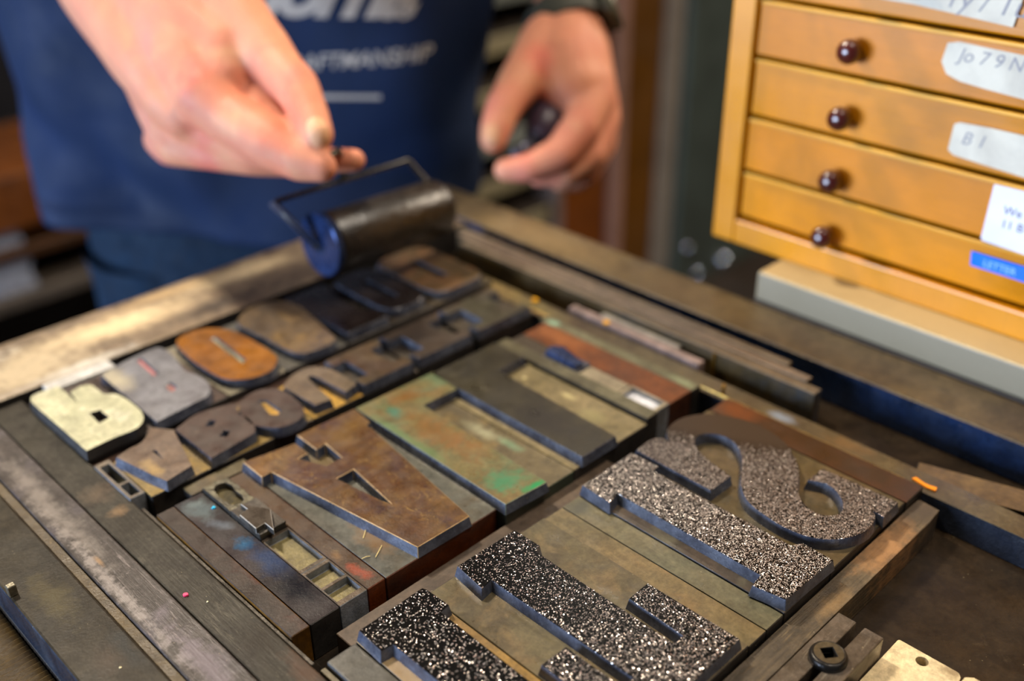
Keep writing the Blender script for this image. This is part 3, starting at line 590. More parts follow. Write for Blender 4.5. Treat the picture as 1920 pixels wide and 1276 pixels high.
typeblock(175.5, 208.4, 374.0, 410.5, b1, [wp(T, s(*Z9, (842, 735), (872, 690), (925, 690), (905, 735))), wp(T, s(*Z9, (950, 812), (985, 765), (1035, 772), (1010, 818)))],
          'small dark letter B with two little holes, second from the left in its line', GB, fdk, SHO_TAN, SIDE_INK)
o1 = curve(wp(T, s(*Z9, (1105, 590), (1150, 510), (1260, 455), (1380, 440), (1480, 480), (1580, 565), (1605, 640), (1540, 700), (1430, 742), (1320, 745), (1210, 720), (1130, 650))), 4)
typeblock(208.6, 231.2, 374.0, 410.5, o1, [fillet(wp(T, s(*Z9, (1245, 540), (1315, 533), (1430, 615), (1405, 648), (1340, 645))), 1, 3)],
          'small dark letter O with a tan slot, third from the left in its line', GB, fdk, SHO_TAN, SIDE_INK, slot=mat('slot_tan', '#c79c50', '#a88744', rough=.42, nscale=60), slotd=1.0)
u1 = curve(wp(T, s(*Z12, (700, 985, 1), (760, 890), (850, 825), (960, 785), (1090, 790), (1200, 820), (1330, 890), (1425, 955, 1), (1318, 1035, 1), (1010, 880), (940, 885, 1), (960, 915), (1175, 1105, 1), (1012, 1165, 1))), 4)
typeblock(231.4, 261.4, 374.0, 410.5, u1, (), 'small brown letter U with a bright tan slot', GB, wood_face('small_U', '#6d5f4d', '#615443'), mat('slot_tan', '#c79c50'), SIDE_INK)
def serif(x0, x1, y0, y1, nx, ny):      # slab letter: stem with a notch on each side
    return [(x0, y0), (x1, y0), (x1, y0 + ny), (x1 - nx, y0 + ny), (x1 - nx, y1 - ny), (x1, y1 - ny), (x1, y1), (x0, y1), (x0, y1 - ny), (x0 + nx, y1 - ny), (x0 + nx, y0 + ny), (x0, y0 + ny)]
for (x0, x1, lab, colr, nx) in ((262.5, 294.5, 'small warm brown letter, fifth from the left in its line', ('#463528', '#50432f'), 8), (299, 336, 'small brown letter with a blue-edged side, second from the right in its line', ('#43382e', '#3a312a'), 9),
                                (341.5, 382, 'small olive-brown letter at the right end of its line', ('#3c392c', '#463a32'), 10)):
    typeblock(x0 - .9, x1 + .9, 374.0, 410.5, fillet(serif(x0, x1, 375, 408, nx, 7), .8, 2), (), lab, GB, wood_face('small_' + colr[0][1:], *colr), SHO_DARK, SIDE_INK)
slug('lead_slug', 295.6, 297.9, 374.2, 410, 17, SHO_DARK, 'thin dark slug between two small brown letters', 'slug')
slug('long_reglet', 137.8, 397.5, 411.0, 421.8, 14, mat('reglet_umber', '#564238', '#4c423b', rough=.45, nscale=16, grain='X', gstr=.25, spots=[(225, 416, 30, 8, 0, '#5d4138', .5), (300, 416, 40, 8, 0, '#5d5850', .6)]) , 'long umber reglet between the two lines of small letters', 'reglet')
# back line
r1 = curve(wp(T, s(*Z16, (248, 618), (300, 580), (462, 524, 1), (628, 662, 1), (560, 575, 1), (640, 528), (720, 515), (765, 540), (830, 585), (930, 590), (1040, 650), (1125, 725), (1143, 790), (1110, 845), (1040, 885), (900, 940), (690, 1042, 1), (560, 925), (400, 785), (265, 665))), 4)
cream = wood_face('green_cream_face', '#c4c2a0', '#b4b492', rough=.42, third='#cfcdb0', scratch=.2, scol='#8c8a68', sat=1.0)
typeblock(138.9, 171.9, 421.9, 488.0, r1, [wp(T, s(*Z16, (712, 740), (795, 712), (872, 775), (790, 822)))], 'pale green-cream letter R at the left end of the back line', GA, cream, dark_block, SIDE_BLACK)
b2 = curve(wp(T, s(*Z9, (40, 340, 1), (250, 222), (430, 140), (510, 135), (590, 185), (650, 262), (690, 308, 1), (780, 340), (850, 385), (882, 440), (858, 505), (780, 545), (468, 702, 1), (250, 520))), 4)
gb = wood_face('grey_blue_face', '#77787c', '#6b6b6e', rough=.36, spots=[(178, 470, 7, 16, 0, '#b0a890', .8, .4)])
typeblock(172.1, 212.8, 421.9, 488.0, b2, [wp(T, s(*Z9, (300, 225), (345, 200), (485, 325), (445, 352))), fillet(wp(T, s(*Z9, (520, 430), (565, 392), (632, 430), (585, 475))), 1.5, 3)],
          'grey-blue letter B with a pink slot, second in the back line', GA, gb, dark_block, SIDE_INK, slot=mat('pink_slot', '#b87f80', '#8a6258', rough=.45, nscale=30), slotd=.8)
o2 = curve(wp(T, s(*Z9, (620, 95), (680, 30), (790, -10), (930, -20), (1080, 10), (1230, 85), (1370, 175), (1398, 230), (1350, 305), (1230, 355), (1110, 376), (990, 370), (870, 310), (730, 215))), 4)
typeblock(213.0, 247.4, 421.9, 488.0, o2, [fillet(wp(T, s(*Z9, (880, 60), (925, 45), (1160, 225), (1125, 252))), .6, 2)], 'orange-brown letter O with a pale slot, third in the back line', GA,
          wood_face('orange_face', '#8a5b28', '#774d24', rough=.36), mat('pale_shoulder', '#8d8672', '#6f6a5a', rough=.4), SIDE_INK, slot=mat('pale_slot', '#94947a', '#80806a', rough=.45), slotd=.8)
s2 = curve(wp(T, s(*Z12, (240, 345), (300, 240), (430, 165), (600, 125), (790, 145), (960, 255), (1120, 400), (1215, 500), (1160, 560), (1000, 620), (850, 650), (700, 600), (520, 500), (370, 430))), 4)
typeblock(247.6, 287.6, 421.9, 488.0, s2, (), 'olive-brown rounded letter, fourth in the back line', GA, wood_face('olive_face', '#5c4b34', '#4c4032', third='#76603f'), SHO_GREY, SIDE_INK)
inky = wood_face('inked_face', '#1c1614', '#241c18', rough=.3)
typeblock(287.8, 319.2, 421.9, 488.0, fillet([(289, 424), (318, 424), (318, 434), (311, 440), (311, 470), (317, 484), (289, 484)], 2, 3), (), 'black-inked letter in the shadow of the roller, fifth in the back line', GA, inky, SHO_DARK, SIDE_INK)
typeblock(319.4, 352.0, 421.9, 488.0, fillet([(321, 426), (350, 426), (350.6, 484), (321, 484)], 11, 6), [fillet(rect(333, 338, 440, 470), 1.5, 3)], 'black-inked rounded letter O under the front of the roller', GA, inky, SHO_DARK, SIDE_INK)
typeblock(352.2, 396.5, 421.9, 488.0, fillet([(354, 423), (394, 423), (394, 486), (354, 486)], 12, 6), [fillet(rect(371, 377, 440, 470), 1.5, 3)], 'brown rounded letter at the right end of the back line', GA, wood_face('brown_dull', '#4a3c28', '#5c4530', third='#6b4a30'), SHO_OLIVE, SIDE_INK)
slug('white_slug', 150, 186, 489.0, 497.8, 19.5, mat('white_paint', '#d8d8d4', '#c2c0ba', rough=.45), 'small white-painted slug wedged against the spattered bar', 'slug')

# ------------------------------------------------------------------ box and drawer cabinet
bx = mat('box_shaded', '#847b66', '#7d745e', rough=.55, nscale=6, fine=.05, bump=.05)  # one beige paint: darker copy for the shaded front, lighter for the lit top
V, F, I = prism(rect(480, 760, -60, 289.5), (), 22.6, 40.4); o = link_mesh('flat_box', V, F, [mat('box_lit', '#b7a27a', '#a8946f', rough=.55, nscale=12, fine=.05, bump=.05), bx], I, bevel=1.6, bseg=3)
tag(o, 'long flat beige box under the yellow drawer cabinet', 'box')
vx = mat('varnish', '#cc7c06', '#bc7208', sat=1.3, spec=.3, rough=.36, nscale=5, grain='Y', gstr=.12, fine=.05, bump=.06, coat=.1, fscale=300, third='#a86d28')
vfr = mat('varnish_frame', '#d08a20', '#be7c1e', rough=.36, nscale=6, grain='Z', gstr=.1, fine=.05, bump=.06, coat=.1, fscale=300)
vl = mat('varnish_edge', '#d9a24a', '#c88f3c', rough=.4, nscale=8, fine=.05, bump=.05)
cb = thing('drawer_cabinet', (650, 120, 40.5), 'small yellow-varnished cabinet of shallow drawers with dark round knobs', 'cabinet')
X0, Y1, Y0 = 503, 338, -100
ZT = 301
boxm('side_panel', X0, 800, Y1 - 15, Y1, 40.5, ZT, vfr, cb, 1.2, 2); boxm('side_panel', X0, 800, Y0, Y0 + 15, 40.5, ZT, vfr, cb, 1.2, 2)
boxm('base_panel', X0, 800, Y0 + 15, Y1 - 15, 40.5, 55.5, vfr, cb, 1.2, 2); boxm('top_panel', X0, 800, Y0, Y1, ZT, ZT + 14, vfr, cb, 1.2, 2)
boxm('back_panel', 785, 799, Y0 + 15, Y1 - 15, 55.5, ZT, vfr, cb, .5)
knm = mat('knob_dark', '#3a1512', '#4a1c18', rough=.22, nscale=30, fine=0, bump=0, coat=.5)
paper = mat('paper_label', '#cfc8b6', '#bdb6a6', rough=.8, nscale=40, fine=.05, bump=.05, spots=[])
zs = [57.5, 86.5, 119, 152.5, 184, 217, 250, 283, 302]
shadow = mat('slot_dark', '#3a2410', rough=.7)
drw = []
for i in range(len(zs) - 1):
    z0, z1 = zs[i] + .4, zs[i + 1] - 2.6
    d = boxm('drawer', X0 + 2.5 + (0 if i % 2 else .8), 780, Y0 + 16, Y1 - 16.2, z0, z1, vx if i % 2 else mat('varnish2', '#d08208', '#c0780c', sat=1.3, spec=.3, rough=.36, nscale=5, grain='Y', gstr=.12, fine=.05, bump=.06, coat=.1, fscale=300, third='#b5752a'), cb, 1.2, 2)
    e = boxm('drawer_lip', X0 + 2.0, X0 + 9, Y0 + 16.4, Y1 - 16.6, z1 - 1.0, z1 + .9, vl, d, .5, 2)
    kz = {0: 63.9, 1: 96.6, 2: 131.2, 3: 166}.get(i, (z0 + z1) / 2)
    for ky in (262.6, -28):
        V, F = lathe([(.1, -13.5), (2.6, -13.2), (5.0, -11.8), (6.2, -9.4), (6.4, -7.2), (5.4, -4.8), (3.4, -3.2), (2.8, -1.6), (3.2, -.2), (.1, .6)], 24, 'X', (X0 + 2.6, ky, kz)); link_mesh('knob', V, F, knm, None, d, smooth=True)
    drw.append(d)
def label(d, pts, nm, mt, lab=None, th=.5):     # pts: pixels of the card's outline, on the drawer front
    Xf = X0 + 2.2; P = [PX(x, y, Xf) for x, y in pts]; n = len(P)
    V = [(Xf, p.y, p.z) for p in P] + [(Xf - th, p.y, p.z) for p in P]; F = []
    for t in tessellate_polygon([[Vector((p.y, p.z, 0)) for p in P]]): F.append(tuple(t)); F.append(tuple(n + k for k in t))
    for i in range(n): j = (i + 1) % n; F.append((i, j, n + j, n + i))
    o = link_mesh(nm, V, F, mt, None, d); 
    if lab: tag(o, lab)
    return o
fade = mat('pencil', '#8d8a8c', rough=.8, fine=0, bump=0)
inkm = mat('pen_ink', '#4a4654', rough=.8, fine=0, bump=0)
def text_on(d, body, px, size, mt, Xf, name='lettering', shear=.25, deg=0, ext=.0003):
    cu = bpy.data.curves.new(name, 'FONT'); cu.body = body; cu.size = size / 1000; cu.shear = shear; cu.extrude = .00004
    to = bpy.data.objects.new('tmp_text', cu); COL.objects.link(to)
    bpy.context.view_layer.update()
    me = bpy.data.meshes.new_from_object(to.evaluated_get(bpy.context.evaluated_depsgraph_get())); bpy.data.objects.remove(to)
    P = PX(px[0], px[1], Xf); a = math.radians(deg)
    org = Vector(d['_o']); V = []
    for v in me.vertices:
        x, y = v.co.x * 1000, v.co.y * 1000; xx = x * math.cos(a) - y * math.sin(a); yy = x * math.sin(a) + y * math.cos(a)
        V.append((Xf - .02 - v.co.z * 1000, P.y - xx, P.z + yy))
    return link_mesh(name, V, [tuple(p.vertices) for p in me.polygons], mt, None, d)
l0 = label(drw[4], [(1600, -60), (1925, -20), (1900, 51), (1715, 8), (1600, -12)], 'paper_label', paper); text_on(l0, 'ry / Tuml', (1775, 12), 13.5, fade, X0 + 1.68, deg=0)
l1 = label(drw[3], [(1778, 80), (1800, 78), (1870, 93), (1990, 118), (1990, 200), (1920, 186), (1850, 167), (1800, 152), (1775, 138), (1766, 115)], 'paper_label', paper, 'torn handwritten paper label'); text_on(l1, 'Jo 7 9 N', (1795, 113), 9, fade, X0 + 1.68)
l2 = label(drw[2], [(1790, 232), (1800, 229), (1860, 240), (1990, 270), (1990, 352), (1920, 332), (1850, 310), (1788, 290), (1778, 280)], 'paper_label', paper, 'rounded faded paper label'); text_on(l2, 'B 1', (1800, 268), 9, fade, X0 + 1.68)
l3 = label(drw[1], [(1865, 345), (1990, 375), (1990, 500), (1920, 476), (1842, 450), (1840, 445)], 'paper_label', mat('white_card', '#dcdce6', '#d2d2dc', rough=.7, fine=0, bump=0), 'crisp white card label'); text_on(l3, 'We', (1880, 400), 6, inkm, X0 + 1.68, shear=0); text_on(l3, '11 B', (1875, 425), 6, inkm, X0 + 1.68, shear=0)
l4 = label(drw[0], [(1822, 470), (1990, 520), (1990, 552), (1920, 528), (1820, 496)], 'tape_label', mat('blue_tape', '#1468e0', '#1f70e0', rough=.35, fine=0, bump=0), 'bright blue embossed tape label', .6); text_on(l4, 'LETTER', (1842, 498), 5, mat('tape_text', '#9ac4ff', rough=.4, fine=0, bump=0), X0 + 1.58, shear=0)
# ------------------------------------------------------------------ person
def capsules(chains, seg=20):
    """chains of (point, radius); every neighbouring pair becomes a tapered capsule; all fused later by the remesh modifier"""
    V, F = [], []
    def sphere(c, r):
        b = len(V); ns, nr = 16, 9
        V.append((c.x, c.y, c.z + r))
        for i in range(1, nr):
            t = math.pi * i / nr
            for j in range(ns): a = 2 * math.pi * j / ns; V.append((c.x + r * math.sin(t) * math.cos(a), c.y + r * math.sin(t) * math.sin(a), c.z + r * math.cos(t)))
        V.append((c.x, c.y, c.z - r)); e = len(V) - 1
        for j in range(ns):
            k = (j + 1) % ns; F.append((b, b + 1 + j, b + 1 + k)); F.append((e, e - ns + k, e - ns + j))
            for i in range(nr - 2): p = b + 1 + i * ns; F.append((p + j, p + ns + j, p + ns + k, p + k))
    for ch in chains:
        for i, (p, r) in enumerate(ch):
            if i:
                q, r0 = ch[i - 1]; L = (p - q).length; n = max(2, int(L / (min(r, r0) * .28)))
                for k in range(n): t = k / n; sphere(q.lerp(p, t), r0 + (r - r0) * (t * t * (3 - 2 * t) * .5 + t * .5))
        sphere(*ch[-1])
    return V, F
def hp(x, y, d, r): return (D(x, y, d), r * d / FPX)       # joint from its place, depth (mm) and radius in pixels
F3 = Vector((-.70, -.71, 0)); SIDE = Vector((-.71, .70, 0))   # facing; the person's right
TC = Vector((486, 808, 0))                                  # torso axis
def tp(sx, fz, z): return TC + SIDE * sx + F3 * fz + Vector((0, 0, z))
# right hand (holds the roller)
RW = hp(165, -95, 665, 88); RE = hp(-190, -430, 740, 112)
rh = [
    [(tp(175, -10, 470), 62), RE, hp(-10, -300, 710, 108), RW, hp(232, -15, 645, 80)],
    [hp(190, -30, 655, 84), hp(262, 90, 632, 72), hp(325, 190, 612, 56), hp(350, 215, 606, 50)],
    [hp(290, -20, 640, 92), hp(345, 90, 618, 76), hp(385, 180, 594, 60)],
    [hp(225, 20, 652, 56), hp(290, 175, 636, 48), hp(312, 235, 628, 43), hp(324, 264, 624, 37)],
    [hp(440, 130, 614, 58), hp(478, 180, 606, 48), hp(520, 228, 594, 38), hp(556, 266, 582, 26), hp(584, 284, 572, 15)],
    [hp(385, 180, 594, 58), hp(430, 220, 588, 50), hp(508, 268, 574, 50), hp(560, 298, 568, 42), hp(604, 313, 563, 30)],          # index
    [hp(350, 225, 612, 44), hp(470, 285, 602, 36), hp(580, 300, 594, 27), hp(664, 300, 588, 23)],                                      # middle
    [hp(318, 262, 626, 36), hp(332, 278, 620, 33), hp(400, 292, 612, 29), hp(470, 306, 606, 24), hp(540, 314, 604, 19)],       # ring
    [hp(300, 262, 640, 32), hp(316, 282, 636, 29), hp(380, 296, 630, 23), hp(430, 296, 622, 19)],                                      # little
    [hp(370, -40, 632, 82), hp(432, 24, 618, 66), hp(488, 86, 602, 54), hp(530, 135, 588, 44), hp(556, 164, 580, 44), hp(580, 212, 570, 37), hp(597, 252, 562, 31)],  # thumb
    [hp(330, 30, 625, 80), hp(420, 95, 606, 62), hp(420, 150, 598, 52)],
]
# left hand
lh = [
    [(tp(-175, -10, 470), 62), (D(1150, -560, 1000), 50), hp(1105, -300, 900, 92), hp(1078, -60, 830, 76), hp(1062, 50, 795, 63)],
    [hp(1062, 50, 795, 63), hp(1060, 120, 778, 70), hp(1078, 165, 768, 62)],
    [hp(1080, 70, 792, 56), hp(1108, 160, 768, 46), hp(1112, 185, 765, 43), hp(1088, 240, 750, 38), hp(1050, 288, 742, 33), hp(990, 315, 740, 27), hp(948, 318, 742, 23)],
    [hp(1090, 80, 795, 52), hp(1126, 190, 778, 36), hp(1132, 225, 774, 33), hp(1108, 290, 762, 30), hp(1060, 325, 756, 26), hp(1010, 330, 756, 21)],
    [hp(1095, 100, 800, 46), hp(1134, 220, 790, 30), hp(1130, 270, 784, 28), hp(1096, 325, 774, 26), hp(1052, 340, 772, 20)],
    [hp(1095, 120, 806, 40), hp(1124, 235, 804, 26), hp(1118, 290, 800, 23), hp(1085, 340, 792, 20), hp(1045, 345, 790, 15)],
    [hp(1030, 80, 785, 56), hp(985, 140, 765, 44), hp(945, 200, 748, 35), hp(930, 240, 742, 31), hp(925, 262, 740, 26)],
    [hp(1035, 130, 770, 50), hp(1050, 170, 766, 40)],
]
torso = [[(tp(s_, f_, a), r) for (a, r) in ((40, 84), (160, 86), (300, 92), (430, 84))] for s_ in (-80, 0, 80) for f_ in (0,)]
torso += [[(tp(-150, -5, 470), 56), (tp(0, -5, 500), 66), (tp(150, -5, 470), 56)], [(tp(0, 0, 500), 58), (tp(0, 10, 590), 54), (tp(0, 25, 660), 74), (tp(0, 22, 720), 86), (tp(0, 10, 765), 78)]]
legs = []
for sg in (-1, 1): legs.append([(tp(sg * 80, 0, 30), 90), (tp(sg * 88, 6, -180), 72), (tp(sg * 92, 8, -430), 52), (tp(sg * 95, -12, -620), 50), (tp(sg * 96, -6, -862), 34), (tp(sg * 100, 110, -872), 28)])
V, F = capsules(rh + lh + torso + legs)
skin = mat('skin', '#cd8f72', '#c58069', rough=.62, spec=.3, sat=1.05, nscale=14, fine=.05, bump=.1, sss=.12, fscale=400, third='#d09b79', spots=[(*D(372, 190, 590).xy, 11, 11, 0, '#c8605c', .55), (*D(545, 285, 572).xy, 17, 14, 0, '#d36a55', .5), (*D(300, 250, 628).xy, 12, 12, 0, '#c87a78', .4), (*D(560, 165, 575).xy, 10, 10, 0, '#d0736a', .4),
            (*D(1010, 170, 765).xy, 12, 12, 0, '#cf5f58', .5), (*D(975, 315, 742).xy, 14, 12, 0, '#d87a70', .5), (*D(920, 230, 745).xy, 12, 12, 0, '#d8847a', .4)])
person = thing('person', (TC.x, TC.y, FL), 'person in a dark blue printed T-shirt holding an ink roller over the type', 'person')
body = link_mesh('body', V, F, skin, None, person, smooth=True)
rm = body.modifiers.new('fuse', 'REMESH'); rm.mode = 'VOXEL'; rm.voxel_size = .0019; rm.use_smooth_shade = True
sm = body.modifiers.new('soften', 'SMOOTH'); sm.factor = .55; sm.iterations = 9
def ellipsoid(c, axes, rad, n=14):
    V, F = [], []; ns, nr = 20, 12
    for i in range(nr + 1):
        t = math.pi * i / nr
        for j in range(ns): a = 2 * math.pi * j / ns; V.append(tuple(c + axes[0] * (rad[0] * math.sin(t) * math.cos(a)) + axes[1] * (rad[1] * math.sin(t) * math.sin(a)) + axes[2] * (rad[2] * math.cos(t))))
    for i in range(nr):
        for j in range(ns): k = (j + 1) % ns; F.append((i * ns + j, i * ns + k, (i + 1) * ns + k, (i + 1) * ns + j))
    return V, F
nailm = mat('nail', '#d9aa88', '#d0a07e', spec=.2, rough=.5, fine=0, bump=0, nscale=30)
bpy.context.view_layer.update()
_dg = bpy.context.evaluated_depsgraph_get(); _bm = body.evaluated_get(_dg).to_mesh(); _o = Vector(body['_o'])
skin_bvh = BVHTree.FromPolygons([v.co * 1000 + _o for v in _bm.vertices], [tuple(p.vertices) for p in _bm.polygons])
def nail(px, ln, wd, ang, lift=.55):       # a thin curved plate laid on the fingertip; px = centre, ln / wd = half sizes in pixels
    a = math.radians(ang); V, F = [], []; nr, ns = 7, 28
    for i in range(nr + 1):
        r = i / nr
        for j in range(ns):
            t = 2 * math.pi * j / ns; ct, st = math.cos(t), math.sin(t); k = (abs(ct) ** 2.6 + abs(st) ** 2.6) ** (-1 / 2.6)
            x, y = ln * r * k * ct, wd * r * k * st
            q = ray(px[0] + x * math.cos(a) - y * math.sin(a), px[1] + x * math.sin(a) + y * math.cos(a))
            h = skin_bvh.ray_cast(CAM, q); p = h[0] if h[0] else CAM + q * 560
            V.append(tuple(p - q.normalized() * lift * (1 - r ** 4 * 1.25)))
    for i in range(nr):
        for j in range(ns): k = (j + 1) % ns; F.append((i * ns + j, i * ns + k, (i + 1) * ns + k, (i + 1) * ns + j))
    return link_mesh('fingernail', V, F, nailm, None, person, smooth=True)
nail((596, 247), 31, 22, 72)
nail((921, 252), 21, 15, 84, .4)
body.evaluated_get(_dg).to_mesh_clear()
# hair
hd = tp(0, 2, 745)
V, F = ellipsoid(hd, (SIDE, F3, Vector((0, 0, 1))), (84, 98, 74)); V = [v for v in V]
link_mesh('hair', [(v[0], v[1], max(v[2], hd.z - 20)) for v in V], F, mat('hair', '#2a1c12', rough=.6), None, person, smooth=True)
# shirt: rings round the torso axis
sh_nb = 96
rings = [(-44, 186, 128), (-38, 187, 128), (-10, 188, 124), (30, 192, 120), (80, 202, 118), (140, 212, 118), (220, 214, 120), (300, 206, 124), (380, 210, 124), (440, 200, 112), (485, 165, 90), (505, 110, 76), (512, 80, 70)]
def ring_at(z):
    for (a, w0, d0), (b, w1, d1) in zip(rings, rings[1:]):
        if a <= z <= b: t = (z - a) / (b - a); return w0 + (w1 - w0) * t, d0 + (d1 - d0) * t
V, F = [], []
zz = [-44 + (512 + 44) * k / 120 for k in range(121)]
for z in zz:
    w_, d_ = ring_at(z)
    for j in range(sh_nb):
        a = 2 * math.pi * j / sh_nb; ca, sa = math.cos(a), math.sin(a)
        k = (abs(ca) ** 2.6 + abs(sa) ** 2.6) ** (-1 / 2.6)
        low = max(0, 1 - (z + 44) / 260)
        f1 = (6.5 + (7 if ca > .1 and sa > -.2 else 0)) * low * math.sin(5 * a + z / 45.0 + .8 * math.sin(z / 30)) + 5 * noise.noise(Vector((ca * 2, sa * 2, z / 110))) + 3.0 * noise.noise(Vector((ca * 5, sa * 5, z / 60 + 4)))
        if sa > 0: f1 += 9 * math.exp(-((a - 1.0 - z / 900) / .13) ** 2) * low * -1 + 7 * math.exp(-((a - .78) / .16) ** 2) * low
        p = tp(ca * w_ * k + ca * f1, sa * d_ * k + sa * f1 + 10 * low, z + (5 * math.sin(a * 2 + .5) if z < -30 else 0)); V.append(tuple(p))
for i in range(len(zz) - 1):
    for j in range(sh_nb): k = (j + 1) % sh_nb; F.append((i * sh_nb + j, i * sh_nb + k, (i + 1) * sh_nb + k, (i + 1) * sh_nb + j))
shirt_m = mat('navy_cotton', '#132443', '#10203a', sat=1.05, rough=.75, nscale=10, fine=.15, bump=.25, fscale=1500, spec=.25)
def sleeve(a, b, r0, r1):
    n = 12; P = [a.lerp(b, k / n) for k in range(n + 1)]; return tube([tuple(p) for p in P], [r0 + (r1 - r0) * k / n + 2.5 * math.sin(k * 1.3) for k in range(n + 1)], 32, False)
shell = join((V, F), sleeve(tp(150, -5, 462), RE[0].lerp(tp(150, -5, 462), .35), 82, 78), sleeve(tp(-150, -5, 462), D(1150, -560, 1000), 82, 76))
shirt = link_mesh('shirt', shell[0], shell[1], shirt_m, None, person, smooth=True)
so_ = shirt.modifiers.new('cloth', 'SOLIDIFY'); so_.thickness = .0014; so_.offset = -1
bvh = BVHTree.FromPolygons([Vector(v) for v in V], F)
prm = mat('shirt_print', '#a9a49c', '#98938c', rough=.8, fine=.1, bump=0)
def shirt_text(body, px, deg, size, shear=.2, spacing=1.0, bold=0.0):
    cu = bpy.data.curves.new('print', 'FONT'); cu.body = body; cu.size = 1; cu.shear = shear; cu.space_character = spacing; cu.offset = bold
    to = bpy.data.objects.new('tmp_text', cu); COL.objects.link(to); bpy.context.view_layer.update()
    me = bpy.data.meshes.new_from_object(to.evaluated_get(bpy.context.evaluated_depsgraph_get())); bpy.data.objects.remove(to)
    bm = bmesh.new(); bm.from_mesh(me); bmesh.ops.triangulate(bm, faces=bm.faces)
    bmesh.ops.subdivide_edges(bm, edges=[e for e in bm.edges if e.calc_length() > .25], cuts=2, use_grid_fill=False); bmesh.ops.triangulate(bm, faces=bm.faces)
    # lay the print on the cloth: local frame on the chest, then drop onto the surface
    o0 = bvh.ray_cast(CAM, ray(*px))[0]; U = (-SIDE); a = math.radians(deg); Up = Vector((0, 0, 1))
    VV = []
    for v in bm.verts:
        x, y = v.co.x * size, v.co.y * size
        p = o0 + U * (x * math.cos(a) - y * math.sin(a)) + Up * (x * math.sin(a) + y * math.cos(a)) + F3 * 80
        h = bvh.ray_cast(p, -F3); q = (h[0] if h[0] else p - F3 * 80) + F3 * .35; VV.append(tuple(q))
    FF = [tuple(v.index for v in f.verts) for f in bm.faces]; bm.free()
    return link_mesh('shirt_print', VV, FF, prm, None, shirt)
def print_bar(p0, p1, wd):
    a = bvh.ray_cast(CAM, ray(*p0))[0]; b = bvh.ray_cast(CAM, ray(*p1))[0]; n = 16; V, F = [], []
    for k in range(n + 1):
        for sgn in (1, -1):
            p = a.lerp(b, k / n) + Vector((0, 0, sgn * wd / 2)) + F3 * 60; h = bvh.ray_cast(p, -F3); V.append(tuple((h[0] if h[0] else p - F3 * 60) + F3 * .35))
    for k in range(n): F.append((2 * k, 2 * k + 1, 2 * k + 3, 2 * k + 2))
    return link_mesh('shirt_print', V, F, prm, None, shirt)
shirt_text('CRAFTMANSHIP', (512, 136), 2, 16.5, .3, 1.0, .01)
shirt_text('uorna', (440, 24), -2.5, 62, .5, .86, .035)
print_bar((560, 180), (714, 182), 3.4)
# trousers
def limb(rs):
    V, F = [], []; n = 40
    for (c, w_, d_) in rs:
        for j in range(n): a = 2 * math.pi * j / n; V.append(tuple(c + SIDE * (w_ * math.cos(a)) + F3 * (d_ * math.sin(a) + 2 * math.sin(c.z / 14 + 3 * a))))
    for i in range(len(rs) - 1):
        for j in range(n): k = (j + 1) % n; F.append((i * n + j, i * n + k, (i + 1) * n + k, (i + 1) * n + j))
    return V, F
parts = [limb([(tp(0, 4, 10), 168, 108), (tp(0, 4, -40), 172, 112), (tp(0, 4, -100), 174, 114), (tp(0, 2, -190), 170, 104), (tp(0, 2, -200), 120, 60)])]
for sg in (-1, 1):
    parts.append(limb([(tp(sg * 86, 4, -90 - k * 38), 90 - k * 1.6, 104 - k * 2.0) for k in range(20)]))
tr = join(*parts)
link_mesh('trousers', tr[0], tr[1], mat('dark_denim', '#16293c', '#122233', rough=.8, nscale=20, fine=.3, bump=.3, spec=.2), None, person, smooth=True)
shm = mat('black_leather', '#15120f', rough=.4)
for sg in (-1, 1):
    V, F = ellipsoid(tp(sg * 98, 60, -868), (SIDE, F3, Vector((0, 0, 1))), (48, 130, 31)); link_mesh('shoe', V, F, shm, None, person, smooth=True)

# wristwatch
wt = thing('wristwatch', tuple(D(1062, 40, 796)), 'dark wristwatch with a grey-green band on the wrist at the right', 'watch')
wa = (D(1078, -60, 830) - D(1062, 50, 795)).normalized()
wa = (wa + R0 * -.42).normalized()
u = wa.cross(R2).normalized(); w2 = wa.cross(u).normalized(); cW = D(1064, 50, 797)
V, F = [], []; n = 48
for k in range(n):
    a = 2 * math.pi * k / n; rr_ = 28.5
    for (dr, dh) in ((0, -12), (3, -11.5), (3, 11.5), (0, 12)): V.append(tuple(cW + (u * math.cos(a) + w2 * math.sin(a) * .9) * (rr_ + dr) + wa * dh))
for k in range(n):
    l = (k + 1) % n
    for i in range(4): j = (i + 1) % 4; F.append((k * 4 + i, l * 4 + i, l * 4 + j, k * 4 + j))
link_mesh('watch_band', V, F, mat('band', '#3a3c33', '#44443a', rough=.5), None, wt, smooth=False)
cdir = (R0 * .86 - R2 * .25 - R1 * .1); cdir = (cdir - wa * cdir.dot(wa)).normalized(); cc = cW + cdir * 29
V, F = [], []; t1 = wa.cross(cdir)
for h, r in ((0, 17), (2, 18.5), (8, 18.5), (9.5, 17), (9.6, 15), (8.6, 14.6)):
    for k in range(32): a = 2 * math.pi * k / 32; V.append(tuple(cc + cdir * h + (wa * math.cos(a) + t1 * math.sin(a)) * r))
for j in range(5):
    for k in range(32): l = (k + 1) % 32; F.append((j * 32 + k, j * 32 + l, (j + 1) * 32 + l, (j + 1) * 32 + k))
F.append(tuple(range(32))); F.append(tuple(5 * 32 + k for k in range(32)))
link_mesh('watch_case', V, F, mat('watch_case', '#6a6b5c', '#565748', rough=.35, metal=.4), None, wt, smooth=False)
